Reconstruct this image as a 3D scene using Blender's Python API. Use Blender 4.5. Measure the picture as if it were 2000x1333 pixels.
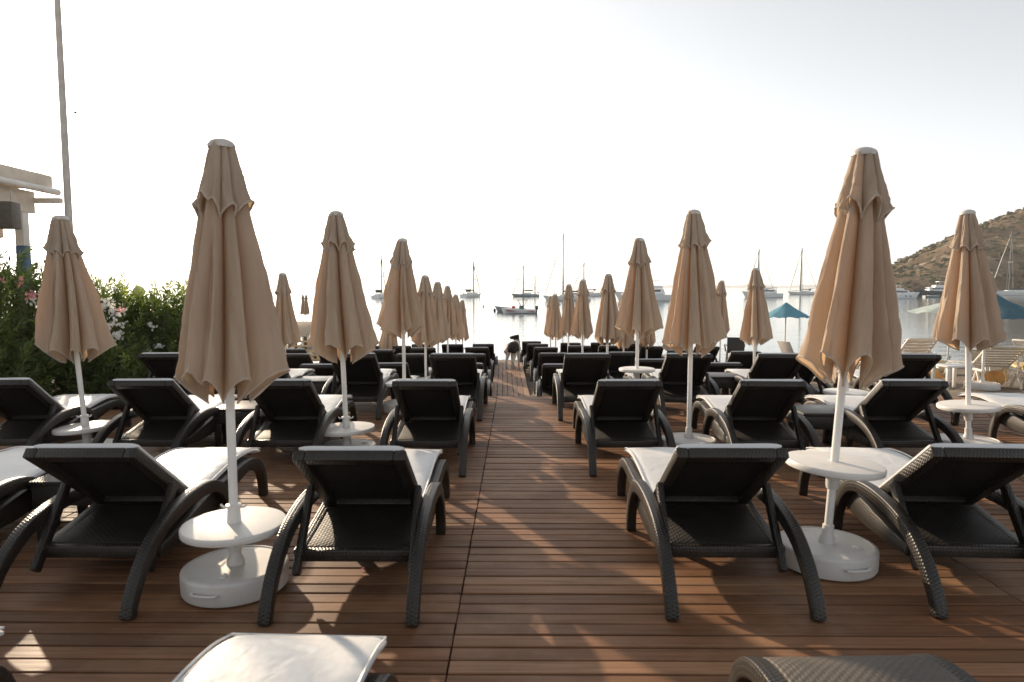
import bpy, bmesh, math, random
import numpy as np
from mathutils import Vector, Matrix, noise

for _o in list(bpy.data.objects):
    bpy.data.objects.remove(_o)
sc = bpy.context.scene
COL = sc.collection
R = math.radians

# ------------------------------------------------------------------ camera
cd = bpy.data.cameras.new("camera"); cam = bpy.data.objects.new("camera", cd); COL.objects.link(cam)
cam.location = (0, 0, 1.5)
cam.rotation_euler = (R(90 - 4.596), 0, R(0.40))
cd.sensor_width = 36; cd.lens = 23.4; cd.clip_start = 0.05; cd.clip_end = 30000
cd.dof.use_dof = True; cd.dof.focus_distance = 9.0; cd.dof.aperture_fstop = 3.5
sc.camera = cam

# ------------------------------------------------------------------ sky, sun, exposure
SUN_AZ, SUN_EL = -36.0, 17.0           # degrees from +Y (negative: to the left), above the horizon
w = bpy.data.worlds.new("World"); sc.world = w; w.use_nodes = True
nt = w.node_tree; bg = nt.nodes["Background"]
sky = nt.nodes.new("ShaderNodeTexSky"); sky.sky_type = 'NISHITA'; sky.sun_disc = False
sky.sun_elevation = R(SUN_EL); sky.sun_rotation = R(SUN_AZ); sky.altitude = 0
sky.air_density = 0.5; sky.dust_density = 1.0; sky.ozone_density = 1.0
hsv = nt.nodes.new('ShaderNodeHueSaturation'); hsv.inputs['Saturation'].default_value = 0.35
nt.links.new(sky.outputs[0], hsv.inputs['Color']); tint = nt.nodes.new('ShaderNodeMix'); tint.data_type = 'RGBA'; tint.blend_type = 'MULTIPLY'; tint.inputs[0].default_value = 1.0; tint.inputs[7].default_value = (1.33, 1.31, 1.22, 1)
gam = nt.nodes.new('ShaderNodeGamma'); gam.inputs[1].default_value = 0.80      # haze evens out the sky
nt.links.new(hsv.outputs[0], gam.inputs[0]); nt.links.new(gam.outputs[0], tint.inputs[6]); nt.links.new(tint.outputs[2], bg.inputs[0]); bg.inputs[1].default_value = 0.15
sl = bpy.data.lights.new("sun", 'SUN'); so = bpy.data.objects.new("sun", sl); COL.objects.link(so)
sl.energy = 4.0; sl.angle = R(0.9); sl.color = (1.0, 0.80, 0.58)
sd = Vector((math.sin(R(SUN_AZ)) * math.cos(R(SUN_EL)), math.cos(R(SUN_AZ)) * math.cos(R(SUN_EL)), math.sin(R(SUN_EL))))
so.rotation_euler = sd.to_track_quat('Z', 'Y').to_euler(); so.location = (-30, 40, 30)
sc.view_settings.view_transform = 'Standard'; sc.view_settings.look = 'None'
sc.view_settings.exposure = 0.90; sc.view_settings.gamma = 1.0
sc.cycles.max_bounces = 8; sc.cycles.volume_bounces = 3; sc.cycles.use_denoising = True
sc.cycles.sample_clamp_indirect = 6.0

# ------------------------------------------------------------------ mesh builder
def cr(pts, n):
    """Catmull-Rom resample of a list of tuples to n points."""
    P = [np.array(p, float) for p in pts]
    P = [2 * P[0] - P[1]] + P + [2 * P[-1] - P[-2]]
    out = []
    m = len(P) - 3
    for i in range(n):
        t = i / (n - 1) * m
        k = min(int(t), m - 1); u = t - k
        a, b, c, d = P[k], P[k + 1], P[k + 2], P[k + 3]
        out.append(0.5 * ((2 * b) + (c - a) * u + (2 * a - 5 * b + 4 * c - d) * u * u + (3 * b - a - 3 * c + d) * u ** 3))
    return out

class MB:
    def __init__(s):
        s.v = []; s.f = []; s.uv = []; s.tone = []
    def add(s, vs, fs, uvs=None, tone=0.5):
        o = len(s.v)
        s.v += [tuple(map(float, v)) for v in vs]
        for i, f in enumerate(fs):
            s.f.append(tuple(o + k for k in f))
            s.uv.append(None if uvs is None else uvs[i])
            s.tone.append(tone)
    def box(s, c, d, M=None, tone=0.5, taper=1.0):
        x, y, z = d[0] / 2, d[1] / 2, d[2] / 2
        vs = []
        for k, zz in ((taper, -z), (1, z)):
            vs += [(-x * k, -y * k, zz), (x * k, -y * k, zz), (x * k, y * k, zz), (-x * k, y * k, zz)]
        vs = [Vector(v) for v in vs]
        if M is not None: vs = [M @ v for v in vs]
        vs = [v + Vector(c) for v in vs]
        s.add(vs, [(3, 2, 1, 0), (4, 5, 6, 7), (0, 1, 5, 4), (1, 2, 6, 5), (2, 3, 7, 6), (3, 0, 4, 7)], tone=tone)
    def bar(s, a, b, wx, wd, tone=0.5):
        a, b = Vector(a), Vector(b); d = b - a
        M = d.to_track_quat('Z', 'X').to_matrix()
        s.box((a + b) / 2, (wd, wx, d.length), M, tone)
    def tube(s, pts, rad, n=8, caps=True, closed=False, tone=0.5):
        P = [Vector(p) for p in pts]; m = len(P)
        if not hasattr(rad, '__len__'): rad = [rad] * m
        vs, prev = [], None
        for i in range(m):
            if closed: d = P[(i + 1) % m] - P[i - 1]
            else: d = P[min(i + 1, m - 1)] - P[max(i - 1, 0)]
            d.normalize()
            if prev is None:
                a = d.orthogonal().normalized()
            else:
                a = prev - d * prev.dot(d)
                a = a.normalized() if a.length > 1e-6 else d.orthogonal().normalized()
            prev = a; b = d.cross(a)
            for k in range(n):
                t = 2 * math.pi * k / n
                vs.append(P[i] + (a * math.cos(t) + b * math.sin(t)) * rad[i])
        fs = []
        for i in range(m if closed else m - 1):
            j = (i + 1) % m
            for k in range(n):
                l = (k + 1) % n
                fs.append((i * n + k, i * n + l, j * n + l, j * n + k))
        if caps and not closed:
            fs.append(tuple(range(n - 1, -1, -1))); fs.append(tuple((m - 1) * n + k for k in range(n)))
        s.add(vs, fs, tone=tone)
    def lathe(s, prof, n=32, c=(0, 0, 0), tone=0.5):
        vs, fs = [], []
        for r, z in prof:
            for k in range(n):
                t = 2 * math.pi * k / n
                vs.append((c[0] + r * math.cos(t), c[1] + r * math.sin(t), c[2] + z))
        for i in range(len(prof) - 1):
            for k in range(n):
                l = (k + 1) % n
                fs.append((i * n + k, i * n + l, (i + 1) * n + l, (i + 1) * n + k))
        fs.append(tuple(range(n - 1, -1, -1))); fs.append(tuple((len(prof) - 1) * n + k for k in range(n)))
        s.add(vs, fs, tone=tone)
    def ribbon(s, path, x0, x1, n=30):
        """Bar bent in the YZ plane: path of (y, z, width); from x0 to x1; UV u along, v across."""
        P = cr(path, n); vs, L = [], 0; us = []
        for i, p in enumerate(P):
            a = P[max(i - 1, 0)]; b = P[min(i + 1, n - 1)]
            d = np.array([b[0] - a[0], b[1] - a[1]]); d /= np.linalg.norm(d)
            nn = np.array([-d[1], d[0]]) * p[2] / 2
            if i: L += math.hypot(p[0] - P[i - 1][0], p[1] - P[i - 1][1])
            us.append(L)
            q0 = (p[0] - nn[0], p[1] - nn[1]); q1 = (p[0] + nn[0], p[1] + nn[1])
            vs += [(x0, *q0), (x1, *q0), (x1, *q1), (x0, *q1)]
        fs, uv = [], []
        for i in range(n - 1):
            for k in range(4):
                l = (k + 1) % 4
                fs.append((i * 4 + k, i * 4 + l, i * 4 + 4 + l, i * 4 + 4 + k))
                wv = (x1 - x0) if k % 2 == 0 else P[i][2]
                uv.append([(us[i], 0), (us[i], wv), (us[i + 1], wv), (us[i + 1], 0)])
        fs.append((3, 2, 1, 0)); uv.append([(0, 0)] * 4)
        b = (n - 1) * 4; fs.append((b, b + 1, b + 2, b + 3)); uv.append([(0, 0)] * 4)
        s.add(vs, fs, uv)
    def mesh(s, name, mat, bevel=0.0, smooth=True, segs=2, angle=35):
        me = bpy.data.meshes.new(name)
        me.from_pydata(s.v, [], s.f)
        uvl = me.uv_layers.new(name="UVMap")
        at = me.attributes.new("tone", 'FLOAT', 'FACE')
        at.data.foreach_set("value", s.tone)
        me.update()
        for p in me.polygons:
            u = s.uv[p.index]
            nrm = p.normal; ax = max(range(3), key=lambda k: abs(nrm[k]))
            for j, li in enumerate(p.loop_indices):
                if u is not None: uvl.data[li].uv = u[j]
                else:
                    co = s.v[s.f[p.index][j]]
                    uvl.data[li].uv = ((co[1], co[2]), (co[0], co[2]), (co[0], co[1]))[ax]
        bm = bmesh.new(); bm.from_mesh(me)
        bmesh.ops.recalc_face_normals(bm, faces=bm.faces)
        if bevel > 0:
            es = [e for e in bm.edges if len(e.link_faces) == 2 and e.calc_face_angle(0) > R(angle)]
            bmesh.ops.bevel(bm, geom=es, offset=bevel, segments=segs, profile=0.5, affect='EDGES', clamp_overlap=True)
        bm.to_mesh(me); bm.free()
        if smooth:
            me.polygons.foreach_set("use_smooth", [True] * len(me.polygons))
            if hasattr(me, "set_sharp_from_angle"): me.set_sharp_from_angle(angle=R(42))
        if mat is not None: me.materials.append(mat)
        return me
    def build(s, name, mat, parent=None, bevel=0.0, smooth=True, loc=None, segs=2, angle=35):
        return link(name, s.mesh(name, mat, bevel, smooth, segs, angle), parent, loc)

def link(name, me, parent=None, loc=None):
    o = bpy.data.objects.new(name, me); COL.objects.link(o)
    if parent is not None: o.parent = parent
    if loc is not None: o.location = loc
    return o
def tag(o, label, cat, group=None):
    o["label"] = label; o["category"] = cat
    if group: o["group"] = group
    return o
def thing(name, label, cat, loc, rz=0.0, group=None):
    o = bpy.data.objects.new(name, None); COL.objects.link(o)
    o.empty_display_size = 0.1
    o.location = loc; o.rotation_euler = (0, 0, R(rz))
    return tag(o, label, cat, group)
def structure(o):
    o["kind"] = "structure"; return o
def copy_tree(root, label, group, loc, rz, skip=()):
    r = root.copy(); COL.objects.link(r); r.location = loc; r.rotation_euler = (0, 0, R(rz))
    r["label"] = label; r["group"] = group
    for ch in root.children:
        if ch.name.split(".")[0] in skip: continue
        c = ch.copy(); COL.objects.link(c); c.parent = r
        for g2 in ch.children:
            d = g2.copy(); COL.objects.link(d); d.parent = c
    return r

# ------------------------------------------------------------------ materials
class N:
    """Small helper around a material's node tree."""
    def __init__(s, name):
        s.m = bpy.data.materials.new(name); s.m.use_nodes = True
        s.t = s.m.node_tree; s.b = s.t.nodes["Principled BSDF"]; s.out = s.t.nodes["Material Output"]
    def n(s, typ, **kw):
        o = s.t.nodes.new(typ)
        for k, v in kw.items(): setattr(o, k, v)
        return o
    def l(s, a, b): s.t.links.new(a, b)
    def coord(s, kind="Object", scale=(1, 1, 1)):
        c = s.n("ShaderNodeTexCoord"); m = s.n("ShaderNodeMapping"); m.inputs["Scale"].default_value = scale
        s.l(c.outputs[kind], m.inputs[0]); return m.outputs[0]
    def noise(s, vec, scale, detail=4, rough=0.55):
        o = s.n("ShaderNodeTexNoise"); o.inputs["Scale"].default_value = scale
        o.inputs["Detail"].default_value = detail; o.inputs["Roughness"].default_value = rough
        if vec is not None: s.l(vec, o.inputs["Vector"])
        return o.outputs["Fac"]
    def ramp(s, fac, stops):
        o = s.n("ShaderNodeValToRGB"); e = o.color_ramp.elements
        while len(e) > len(stops): e.remove(e[-1])
        while len(e) < len(stops): e.new(0.5)
        for i, (p, c) in enumerate(stops):
            e[i].position = p; e[i].color = (*c, 1) if len(c) == 3 else c
        s.l(fac, o.inputs[0]); return o.outputs[0]
    def mix(s, fac, a, b, blend='MIX'):
        o = s.n("ShaderNodeMix", data_type='RGBA', blend_type=blend)
        for k, v in ((0, fac), (6, a), (7, b)):
            if isinstance(v, (int, float)): o.inputs[k].default_value = v
            elif isinstance(v, tuple): o.inputs[k].default_value = (*v, 1)
            else: s.l(v, o.inputs[k])
        return o.outputs[2]
    def math(s, op, a, b=None):
        o = s.n("ShaderNodeMath", operation=op)
        for k, v in ((0, a), (1, b)):
            if v is None: continue
            if isinstance(v, (int, float)): o.inputs[k].default_value = v
            else: s.l(v, o.inputs[k])
        return o.outputs[0]
    def attr(s, name="tone"):
        o = s.n("ShaderNodeAttribute"); o.attribute_name = name; return o.outputs["Fac"]
    def bump(s, h, strength=0.3, dist=0.01):
        o = s.n("ShaderNodeBump"); o.inputs["Strength"].default_value = strength; o.inputs["Distance"].default_value = dist
        s.l(h, o.inputs["Height"]); s.l(o.outputs[0], s.b.inputs["Normal"]); return o.outputs[0]
    def set(s, col=None, rough=0.5, spec=0.5, metal=0.0, **kw):
        if col is not None:
            if isinstance(col, tuple): s.b.inputs["Base Color"].default_value = (*col, 1)
            else: s.l(col, s.b.inputs["Base Color"])
        if isinstance(rough, (int, float)): s.b.inputs["Roughness"].default_value = rough
        else: s.l(rough, s.b.inputs["Roughness"])
        s.b.inputs["Specular IOR Level"].default_value = spec; s.b.inputs["Metallic"].default_value = metal
        return s
    def translucent(s, col, fac):
        t = s.n("ShaderNodeBsdfTranslucent")
        if isinstance(col, tuple): t.inputs[0].default_value = (*col, 1)
        else: s.l(col, t.inputs[0])
        m = s.n("ShaderNodeMixShader"); m.inputs[0].default_value = fac
        s.l(s.b.outputs[0], m.inputs[1]); s.l(t.outputs[0], m.inputs[2]); s.l(m.outputs[0], s.out.inputs[0])

def simple(name, a, b, rough=0.5, spec=0.5, scale=6.0, bump=0.0, metal=0.0, lo=0.35, hi=0.65):
    n = N(name); v = n.coord("Object")
    f = n.noise(v, scale, 5)
    n.set(n.ramp(f, [(lo, a), (hi, b)]), rough, spec, metal)
    if bump: n.bump(n.noise(v, scale * 8, 3), bump, 0.004)
    return n.m

def make_deck(name="deck_wood", along='X'):
    n = N(name)
    sx = (0.9, 26, 26) if along == 'X' else (26, 0.9, 26)
    grain = n.noise(n.coord("Object", sx), 2.2, 6, 0.62)
    fine = n.noise(n.coord("Object", tuple(k * 2.6 for k in sx)), 4.0, 4, 0.6)
    blot = n.noise(n.coord("Object"), 1.3, 5, 0.6)
    t = n.attr()
    base = n.ramp(t, [(0.0, (0.115, 0.053, 0.025)), (0.35, (0.200, 0.094, 0.044)), (0.65, (0.265, 0.128, 0.062)), (1.0, (0.340, 0.184, 0.098))])
    g = n.ramp(grain, [(0.3, (0.62, 0.60, 0.58)), (0.7, (1.15, 1.12, 1.10))])
    c = n.mix(1.0, base, g, 'MULTIPLY')
    c = n.mix(n.math('MULTIPLY', n.ramp(blot, [(0.48, (0, 0, 0)), (0.72, (1, 1, 1))]), 0.55), c, (0.36, 0.225, 0.135))
    dark = n.ramp(n.noise(n.coord("Object", (0.8, 2.0, 1)), 2.1, 5, 0.6), [(0.52, (0, 0, 0)), (0.70, (1, 1, 1))])
    c = n.mix(n.math('MULTIPLY', dark, 0.5), c, (0.085, 0.046, 0.026))
    n.set(c, n.ramp(grain, [(0.3, (0.68,) * 3), (0.7, (0.52,) * 3)]), 0.35)
    n.bump(n.math('ADD', n.math('MULTIPLY', grain, 0.6), n.math('MULTIPLY', fine, 0.4)), 0.35, 0.004)
    return n.m
M_DECK = make_deck(); M_WALK = make_deck("walk_wood", 'Y')

def make_rattan(name, a, b, rough, L=0.017, Wd=0.019, strength=0.6):
    n = N(name); c = n.n("ShaderNodeTexCoord"); sep = n.n("ShaderNodeSeparateXYZ"); n.l(c.outputs["UV"], sep.inputs[0])
    su = n.math('SINE', n.math('MULTIPLY', sep.outputs[0], 2 * math.pi / L))
    sv = n.math('SINE', n.math('MULTIPLY', sep.outputs[1], math.pi / Wd))
    sg = n.math('SIGN', sv)
    h = n.math('MULTIPLY', n.math('ADD', n.math('MULTIPLY', n.math('MULTIPLY', su, sg), 0.5), 0.5), n.math('POWER', n.math('ABSOLUTE', sv), 0.6))
    no = n.noise(n.coord("Object"), 5, 4)
    n.set(n.ramp(no, [(0.35, a), (0.65, b)]), n.ramp(no, [(0.3, (rough - .04,) * 3), (0.7, (rough + .06,) * 3)]), 0.45)
    n.bump(h, strength, 0.003)
    return n.m
M_RATTAN = make_rattan("dark_rattan", (0.017, 0.0138, 0.011), (0.027, 0.022, 0.0175), 0.35)
M_SEAT_LIT = make_rattan("lit_colour_woven_seat", (0.060, 0.050, 0.040), (0.085, 0.071, 0.058), 0.5, 0.030, 0.016)  # paler copy of the seat weave, light falling on it put into the colour
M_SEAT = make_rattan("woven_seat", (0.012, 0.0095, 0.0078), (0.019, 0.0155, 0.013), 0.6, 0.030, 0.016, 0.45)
M_PANEL = make_rattan("dark_woven_panel", (0.006, 0.005, 0.0045), (0.011, 0.009, 0.008), 0.7, 0.020, 0.012)

def make_cushion():
    n = N("white_cushion"); v = n.coord("Object")
    f = n.noise(v, 3.0, 5)
    n.set(n.ramp(f, [(0.3, (0.62, 0.617, 0.615)), (0.7, (0.69, 0.687, 0.685))]), 0.38, 0.4)
    wr = n.math('ABSOLUTE', n.math('SUBTRACT', n.noise(n.coord("Object", (6, 4.5, 4)), 1.0, 3, 0.5), .5))
    n.bump(n.math('ADD', n.math('MULTIPLY', wr, 1.0), n.math('MULTIPLY', n.noise(v, 160, 2), 0.02)), 0.38, 0.03)
    return n.m
M_CUSH = make_cushion()

def make_canvas():
    n = N("beige_canvas"); v = n.coord("Object")
    th = n.noise(n.coord("Object", (90, 90, 260)), 1.0, 2, 0.5)
    st = n.noise(n.coord("Object", (14, 14, 1.6)), 1.0, 4, 0.6)
    big = n.noise(v, 2.5, 4)
    c = n.ramp(st, [(0.3, (0.46, 0.388, 0.305)), (0.7, (0.60, 0.515, 0.415))])
    c = n.mix(n.math('MULTIPLY', big, 0.35), c, (0.43, 0.355, 0.28))
    n.set(c, 0.9, 0.15)
    n.bump(n.math('ADD', n.math('MULTIPLY', th, 0.5), n.math('MULTIPLY', st, 2.0)), 0.6, 0.008)
    n.translucent((0.70, 0.47, 0.27), 0.38)
    return n.m
M_CANVAS = make_canvas()
def make_hem():
    n = N("pale_hem"); n.set(n.ramp(n.noise(n.coord(), 30, 3), [(0.3, (0.50, 0.42, 0.34)), (0.7, (0.60, 0.52, 0.44))]), 0.9, 0.15)
    n.translucent((0.62, 0.42, 0.26), 0.2); return n.m
M_HEM = make_hem()
M_WPLASTIC = simple("white_plastic", (0.60, 0.58, 0.55), (0.68, 0.665, 0.64), 0.38, 0.5, 5)
M_WPAINT = simple("white_painted_pole", (0.68, 0.665, 0.64), (0.76, 0.75, 0.73), 0.35, 0.5, 7)
def make_base():
    n = N("weathered_white_plastic"); v = n.coord("Object")
    d = n.noise(v, 9, 6, 0.65)
    c = n.mix(n.math('MULTIPLY', n.ramp(d, [(0.50, (0, 0, 0)), (0.78, (1, 1, 1))]), 0.55), (0.63, 0.61, 0.58), (0.46, 0.39, 0.32))
    n.set(c, 0.45, 0.5); n.bump(n.noise(v, 50, 3), 0.1, 0.003); return n.m
M_BASE = make_base()
M_CAP = simple("grey_cap", (0.50, 0.47, 0.44), (0.60, 0.57, 0.54), 0.5, 0.4, 12)

def make_sand():
    n = N("beach_sand"); v = n.coord("Object")
    f = n.noise(v, 1.2, 6, 0.6); g = n.noise(v, 70, 3, 0.7); mid = n.noise(v, 6.0, 5, 0.6)
    c = n.ramp(f, [(0.3, (0.150, 0.118, 0.090)), (0.7, (0.235, 0.190, 0.148))])
    c = n.mix(n.math('MULTIPLY', g, 0.5), c, n.ramp(g, [(0.35, (0.10, 0.08, 0.063)), (0.7, (0.31, 0.26, 0.21))]))
    n.set(c, 0.9, 0.2)
    n.bump(n.math('ADD', n.math('MULTIPLY', mid, 3.0), g), 0.6, 0.02); return n.m
M_SAND = make_sand()

def make_sea():
    n = N("sea_water"); c = n.coord("Object", (1, 1, 1))
    a = n.noise(n.coord("Object", (0.35, 1.1, 1)), 1.0, 5, 0.55)
    b = n.noise(n.coord("Object", (1.6, 4.0, 1)), 1.0, 3, 0.5)
    n.set((0.055, 0.085, 0.095), 0.06, 0.5); n.b.inputs["IOR"].default_value = 1.33
    n.bump(n.math('ADD', a, n.math('MULTIPLY', b, 0.35)), 0.28, 0.09); return n.m
M_SEA = make_sea()

def make_leaf():
    n = N("oleander_leaf"); t = n.attr()
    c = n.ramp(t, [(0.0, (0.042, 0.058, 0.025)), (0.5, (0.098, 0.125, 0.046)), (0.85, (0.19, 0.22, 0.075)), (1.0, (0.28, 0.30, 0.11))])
    n.set(c, 0.42, 0.45); n.translucent(n.mix(1.0, c, (1.7, 1.9, 0.8), 'MULTIPLY'), 0.45); return n.m
M_LEAF = make_leaf()
M_BARK = simple("brown_bark", (0.09, 0.065, 0.045), (0.16, 0.12, 0.09), 0.9, 0.1, 14, 0.4)
def make_petal(name, a, b):
    n = N(name); n.set(n.ramp(n.attr(), [(0, a), (1, b)]), 0.7, 0.2); n.translucent(b, 0.35); return n.m
M_WPETAL = make_petal("white_petal", (0.62, 0.60, 0.55), (0.82, 0.80, 0.76))
M_PPETAL = make_petal("pink_petal", (0.62, 0.20, 0.22), (0.80, 0.36, 0.36))
M_CREAM = simple("cream_paint", (0.64, 0.58, 0.50), (0.74, 0.68, 0.60), 0.6, 0.3, 4, 0.1)  # lightened so the colour carries the veiling glare over the pavilion
M_WHITE = simple("white_paint", (0.66, 0.64, 0.60), (0.76, 0.74, 0.71), 0.5, 0.4, 4)
M_BLUE = simple("blue_paint", (0.045, 0.10, 0.19), (0.07, 0.14, 0.24), 0.5, 0.4, 6)
M_TILE = simple("pale_roof_sheet", (0.60, 0.53, 0.44), (0.70, 0.63, 0.54), 0.8, 0.2, 3, 0.1)  # roof tone raised as well, with veiling glare in the colour
M_BLIND = simple("beige_blind", (0.52, 0.43, 0.33), (0.60, 0.51, 0.41), 0.8, 0.2, 8)
M_SPEAK = simple("dark_grille", (0.10, 0.085, 0.07), (0.14, 0.12, 0.10), 0.6, 0.4, 12, 0.2)  # grille colour lifted to stand in for lens flare
M_STEEL = simple("galvanised_steel", (0.48, 0.44, 0.40), (0.58, 0.54, 0.49), 0.5, 0.5, 8)
M_HULL = simple("white_gelcoat", (0.78, 0.78, 0.77), (0.86, 0.86, 0.85), 0.25, 0.5, 1.5)
M_GHULL = simple("grey_hull", (0.25, 0.29, 0.31), (0.33, 0.37, 0.39), 0.35, 0.5, 1.5)
M_DHULL = simple("dark_hull", (0.05, 0.06, 0.065), (0.09, 0.10, 0.105), 0.3, 0.5, 1.5)
M_GLASS = simple("tinted_glass", (0.015, 0.018, 0.02), (0.03, 0.033, 0.036), 0.08, 0.6, 2)
M_MAST = simple("grey_spar", (0.07, 0.075, 0.08), (0.11, 0.115, 0.12), 0.4, 0.5, 2)
M_NAVY = simple("navy_canvas", (0.03, 0.045, 0.08), (0.05, 0.07, 0.11), 0.8, 0.2, 3)
M_RED = simple("red_stripe", (0.36, 0.03, 0.03), (0.45, 0.05, 0.045), 0.4, 0.5, 3)
M_BLACK = simple("black_plastic", (0.012, 0.012, 0.012), (0.025, 0.024, 0.023), 0.4, 0.5, 6)
def make_thatch(name, a, b):
    n = N(name); v = n.coord("Object", (1, 1, 1))
    st = n.noise(n.coord("Object", (9, 9, 2)), 3.0, 5, 0.65)
    n.set(n.ramp(st, [(0.35, a), (0.65, b)]), 0.9, 0.15); n.bump(st, 0.8, 0.03)
    n.translucent(b, 0.15); return n.m
M_BTHATCH = make_thatch("blue_straw", (0.09, 0.25, 0.34), (0.22, 0.43, 0.52))
M_DTHATCH = make_thatch("dark_blue_straw", (0.05, 0.115, 0.155), (0.12, 0.21, 0.26))
M_GTHATCH = make_thatch("pale_green_straw", (0.36, 0.43, 0.41), (0.58, 0.65, 0.62))
M_GREYTHATCH = make_thatch("grey_straw", (0.16, 0.17, 0.18), (0.32, 0.33, 0.33))
M_ORANGE = simple("orange_foam", (0.55, 0.25, 0.06), (0.66, 0.36, 0.12), 0.7, 0.3, 5)
M_TAN = simple("tan_foam", (0.60, 0.42, 0.20), (0.70, 0.52, 0.28), 0.7, 0.3, 5)
M_RESIN = simple("cream_resin", (0.62, 0.58, 0.51), (0.72, 0.68, 0.61), 0.4, 0.5, 6)
M_DRIFT = simple("brown_timber", (0.10, 0.055, 0.03), (0.20, 0.12, 0.07), 0.8, 0.2, 14, 0.4)

# ------------------------------------------------------------------ terrain
def smooth(a, b, x):
    t = min(1.0, max(0.0, (x - a) / (b - a))); return t * t * (3 - 2 * t)
def ground_z(x, y):
    c = -0.40 - 0.045 * max(0, y - 11)
    r = -0.05 - 0.075 * max(0, y - 9.1)
    t = smooth(3.0, 5.5, x)
    z = c + (r - c) * t
    lf = -0.12 - 0.022 * max(0, y - 9)
    t2 = 1 - smooth(-7.5, -5.2, x)
    z = z + (lf - z) * t2
    k = smooth(-14, -9, x)            # the beach runs on along the bay at the left
    z -= 0.10 * max(0, y - 22) * k
    if k < 1: z -= 0.10 * max(0, y - 52) * (1 - k)
    return max(z, -6.0)
SEA = -1.25
xs = sorted(set([-600, -300, -150, -90, -60, -45, -35, -28, -24, -20, -18, -16, -15] + [round(-14 + i * 0.16, 3) for i in range(176)] + [15, 17, 20, 24, 30, 40, 60, 90, 150, 300, 600]))
ys = sorted(set([-600, -300, -120, -60, -30, -15, -8, -4, -2, 0, 2, 4, 6, 7, 8] + [round(8.5 + i * 0.13, 3) for i in range(125)] + [25.5, 27, 29, 32, 36, 40, 45, 49, 53, 58, 64, 70, 90, 130]))
gm = MB(); gv = []
for y in ys:
    for x in xs:
        z = ground_z(x, y)
        if 8.6 < y < 24.5 and -14 < x < 14.2:
            d = noise.noise((x * 1.9, y * 1.9, 0)) * 0.030 + noise.noise((x * 5.3, y * 5.3, 7)) * 0.020
            z += d * smooth(8.8, 9.6, y)
        gv.append((x, y, z))
nx = len(xs)
gm.add(gv, [(j * nx + i, j * nx + i + 1, (j + 1) * nx + i + 1, (j + 1) * nx + i) for j in range(len(ys) - 1) for i in range(nx - 1)])
structure(gm.build("beach_ground", M_SAND))
sm = MB(); X = 14000
sm.add([(-X, 14, SEA), (X, 14, SEA), (X, 16000, SEA), (-X, 16000, SEA)], [(0, 1, 2, 3)])
structure(sm.build("sea_water", M_SEA, smooth=False))

# ------------------------------------------------------------------ deck
rnd = random.Random(5)
dk = MB()
SEAMS = [-8.34, -5.65, -2.96, -0.27, 2.42, 5.11, 7.80]
DECK_END = 9.09
pitch, bw, th = 0.0975, 0.0855, 0.028
for si in range(len(SEAMS) - 1):
    x0, x1 = SEAMS[si] + 0.004, SEAMS[si + 1] - 0.004
    if si == 0: x0 = -6.1
    yy = -2.0
    while yy < DECK_END - 0.05:
        dz = rnd.uniform(-0.002, 0.002); e = 0.003
        y0 = yy + rnd.uniform(-0.0015, 0.0015); y1 = y0 + bw + rnd.uniform(-0.0015, 0.0015)
        prof = [(y0, -th), (y1, -th), (y1, -e), (y1 - e, 0), (y0 + e, 0), (y0, -e)]
        xa, xb = x0 + rnd.uniform(-.002, .002), x1 + rnd.uniform(-.002, .002)
        t0, t1 = rnd.uniform(-.0015, .0015), rnd.uniform(-.0015, .0015)
        vs = [(xa, p, q + dz + t0) for p, q in prof] + [(xb, p, q + dz + t1) for p, q in prof]
        fs = [tuple(range(5, -1, -1)), tuple(range(6, 12))] + [(k, (k + 1) % 6, 6 + (k + 1) % 6, 6 + k) for k in range(6)]
        dk.add(vs, fs, tone=min(1, max(0, rnd.gauss(0.48, 0.2))))
        yy += pitch
deck = structure(dk.build("upper_deck", M_DECK, smooth=False))
fr = MB()
fr.box((0.85, DECK_END + 0.012, -0.20), (13.9, 0.024, 0.34))
for s in SEAMS[1:]: fr.box((s, 3.5, -0.10), (0.09, 11.1, 0.14))
structure(fr.build("deck_frame", M_DRIFT, bevel=0.004))
wk = MB()
a0 = R(1.1)
for k in range(7):
    for (ya, yb) in ((9.12, 11.35 + 0.5 * (k % 2)), (11.36 + 0.5 * (k % 2), 14.2 + 0.4 * ((k + 1) % 2)), (14.21 + 0.4 * ((k + 1) % 2), 17.1)):
        xk = -0.395 + (k + 0.5) * 0.0985
        vs = []
        for y, z in ((ya, -0.425), (yb, -0.425)):
            for dx, zz in ((-.045, -.03), (.045, -.03), (.045, -.002), (.043, 0), (-.043, 0), (-.045, -.002)):
                vs.append((xk + dx - math.tan(a0) * (y - 9), y, z + zz + rnd.uniform(-.001, .001)))
        wk.add(vs, [tuple(range(5, -1, -1)), tuple(range(6, 12))] + [(i, (i + 1) % 6, 6 + (i + 1) % 6, 6 + i) for i in range(6)], tone=min(1, max(0, rnd.gauss(0.6, 0.18))))
for y in (9.3, 11.2, 13.4, 15.4, 16.9): wk.box((-0.05 - math.tan(a0) * (y - 9), y, -0.53), (0.66, 0.09, 0.14))
structure(wk.build("lower_boardwalk", M_WALK, smooth=False))

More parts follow.
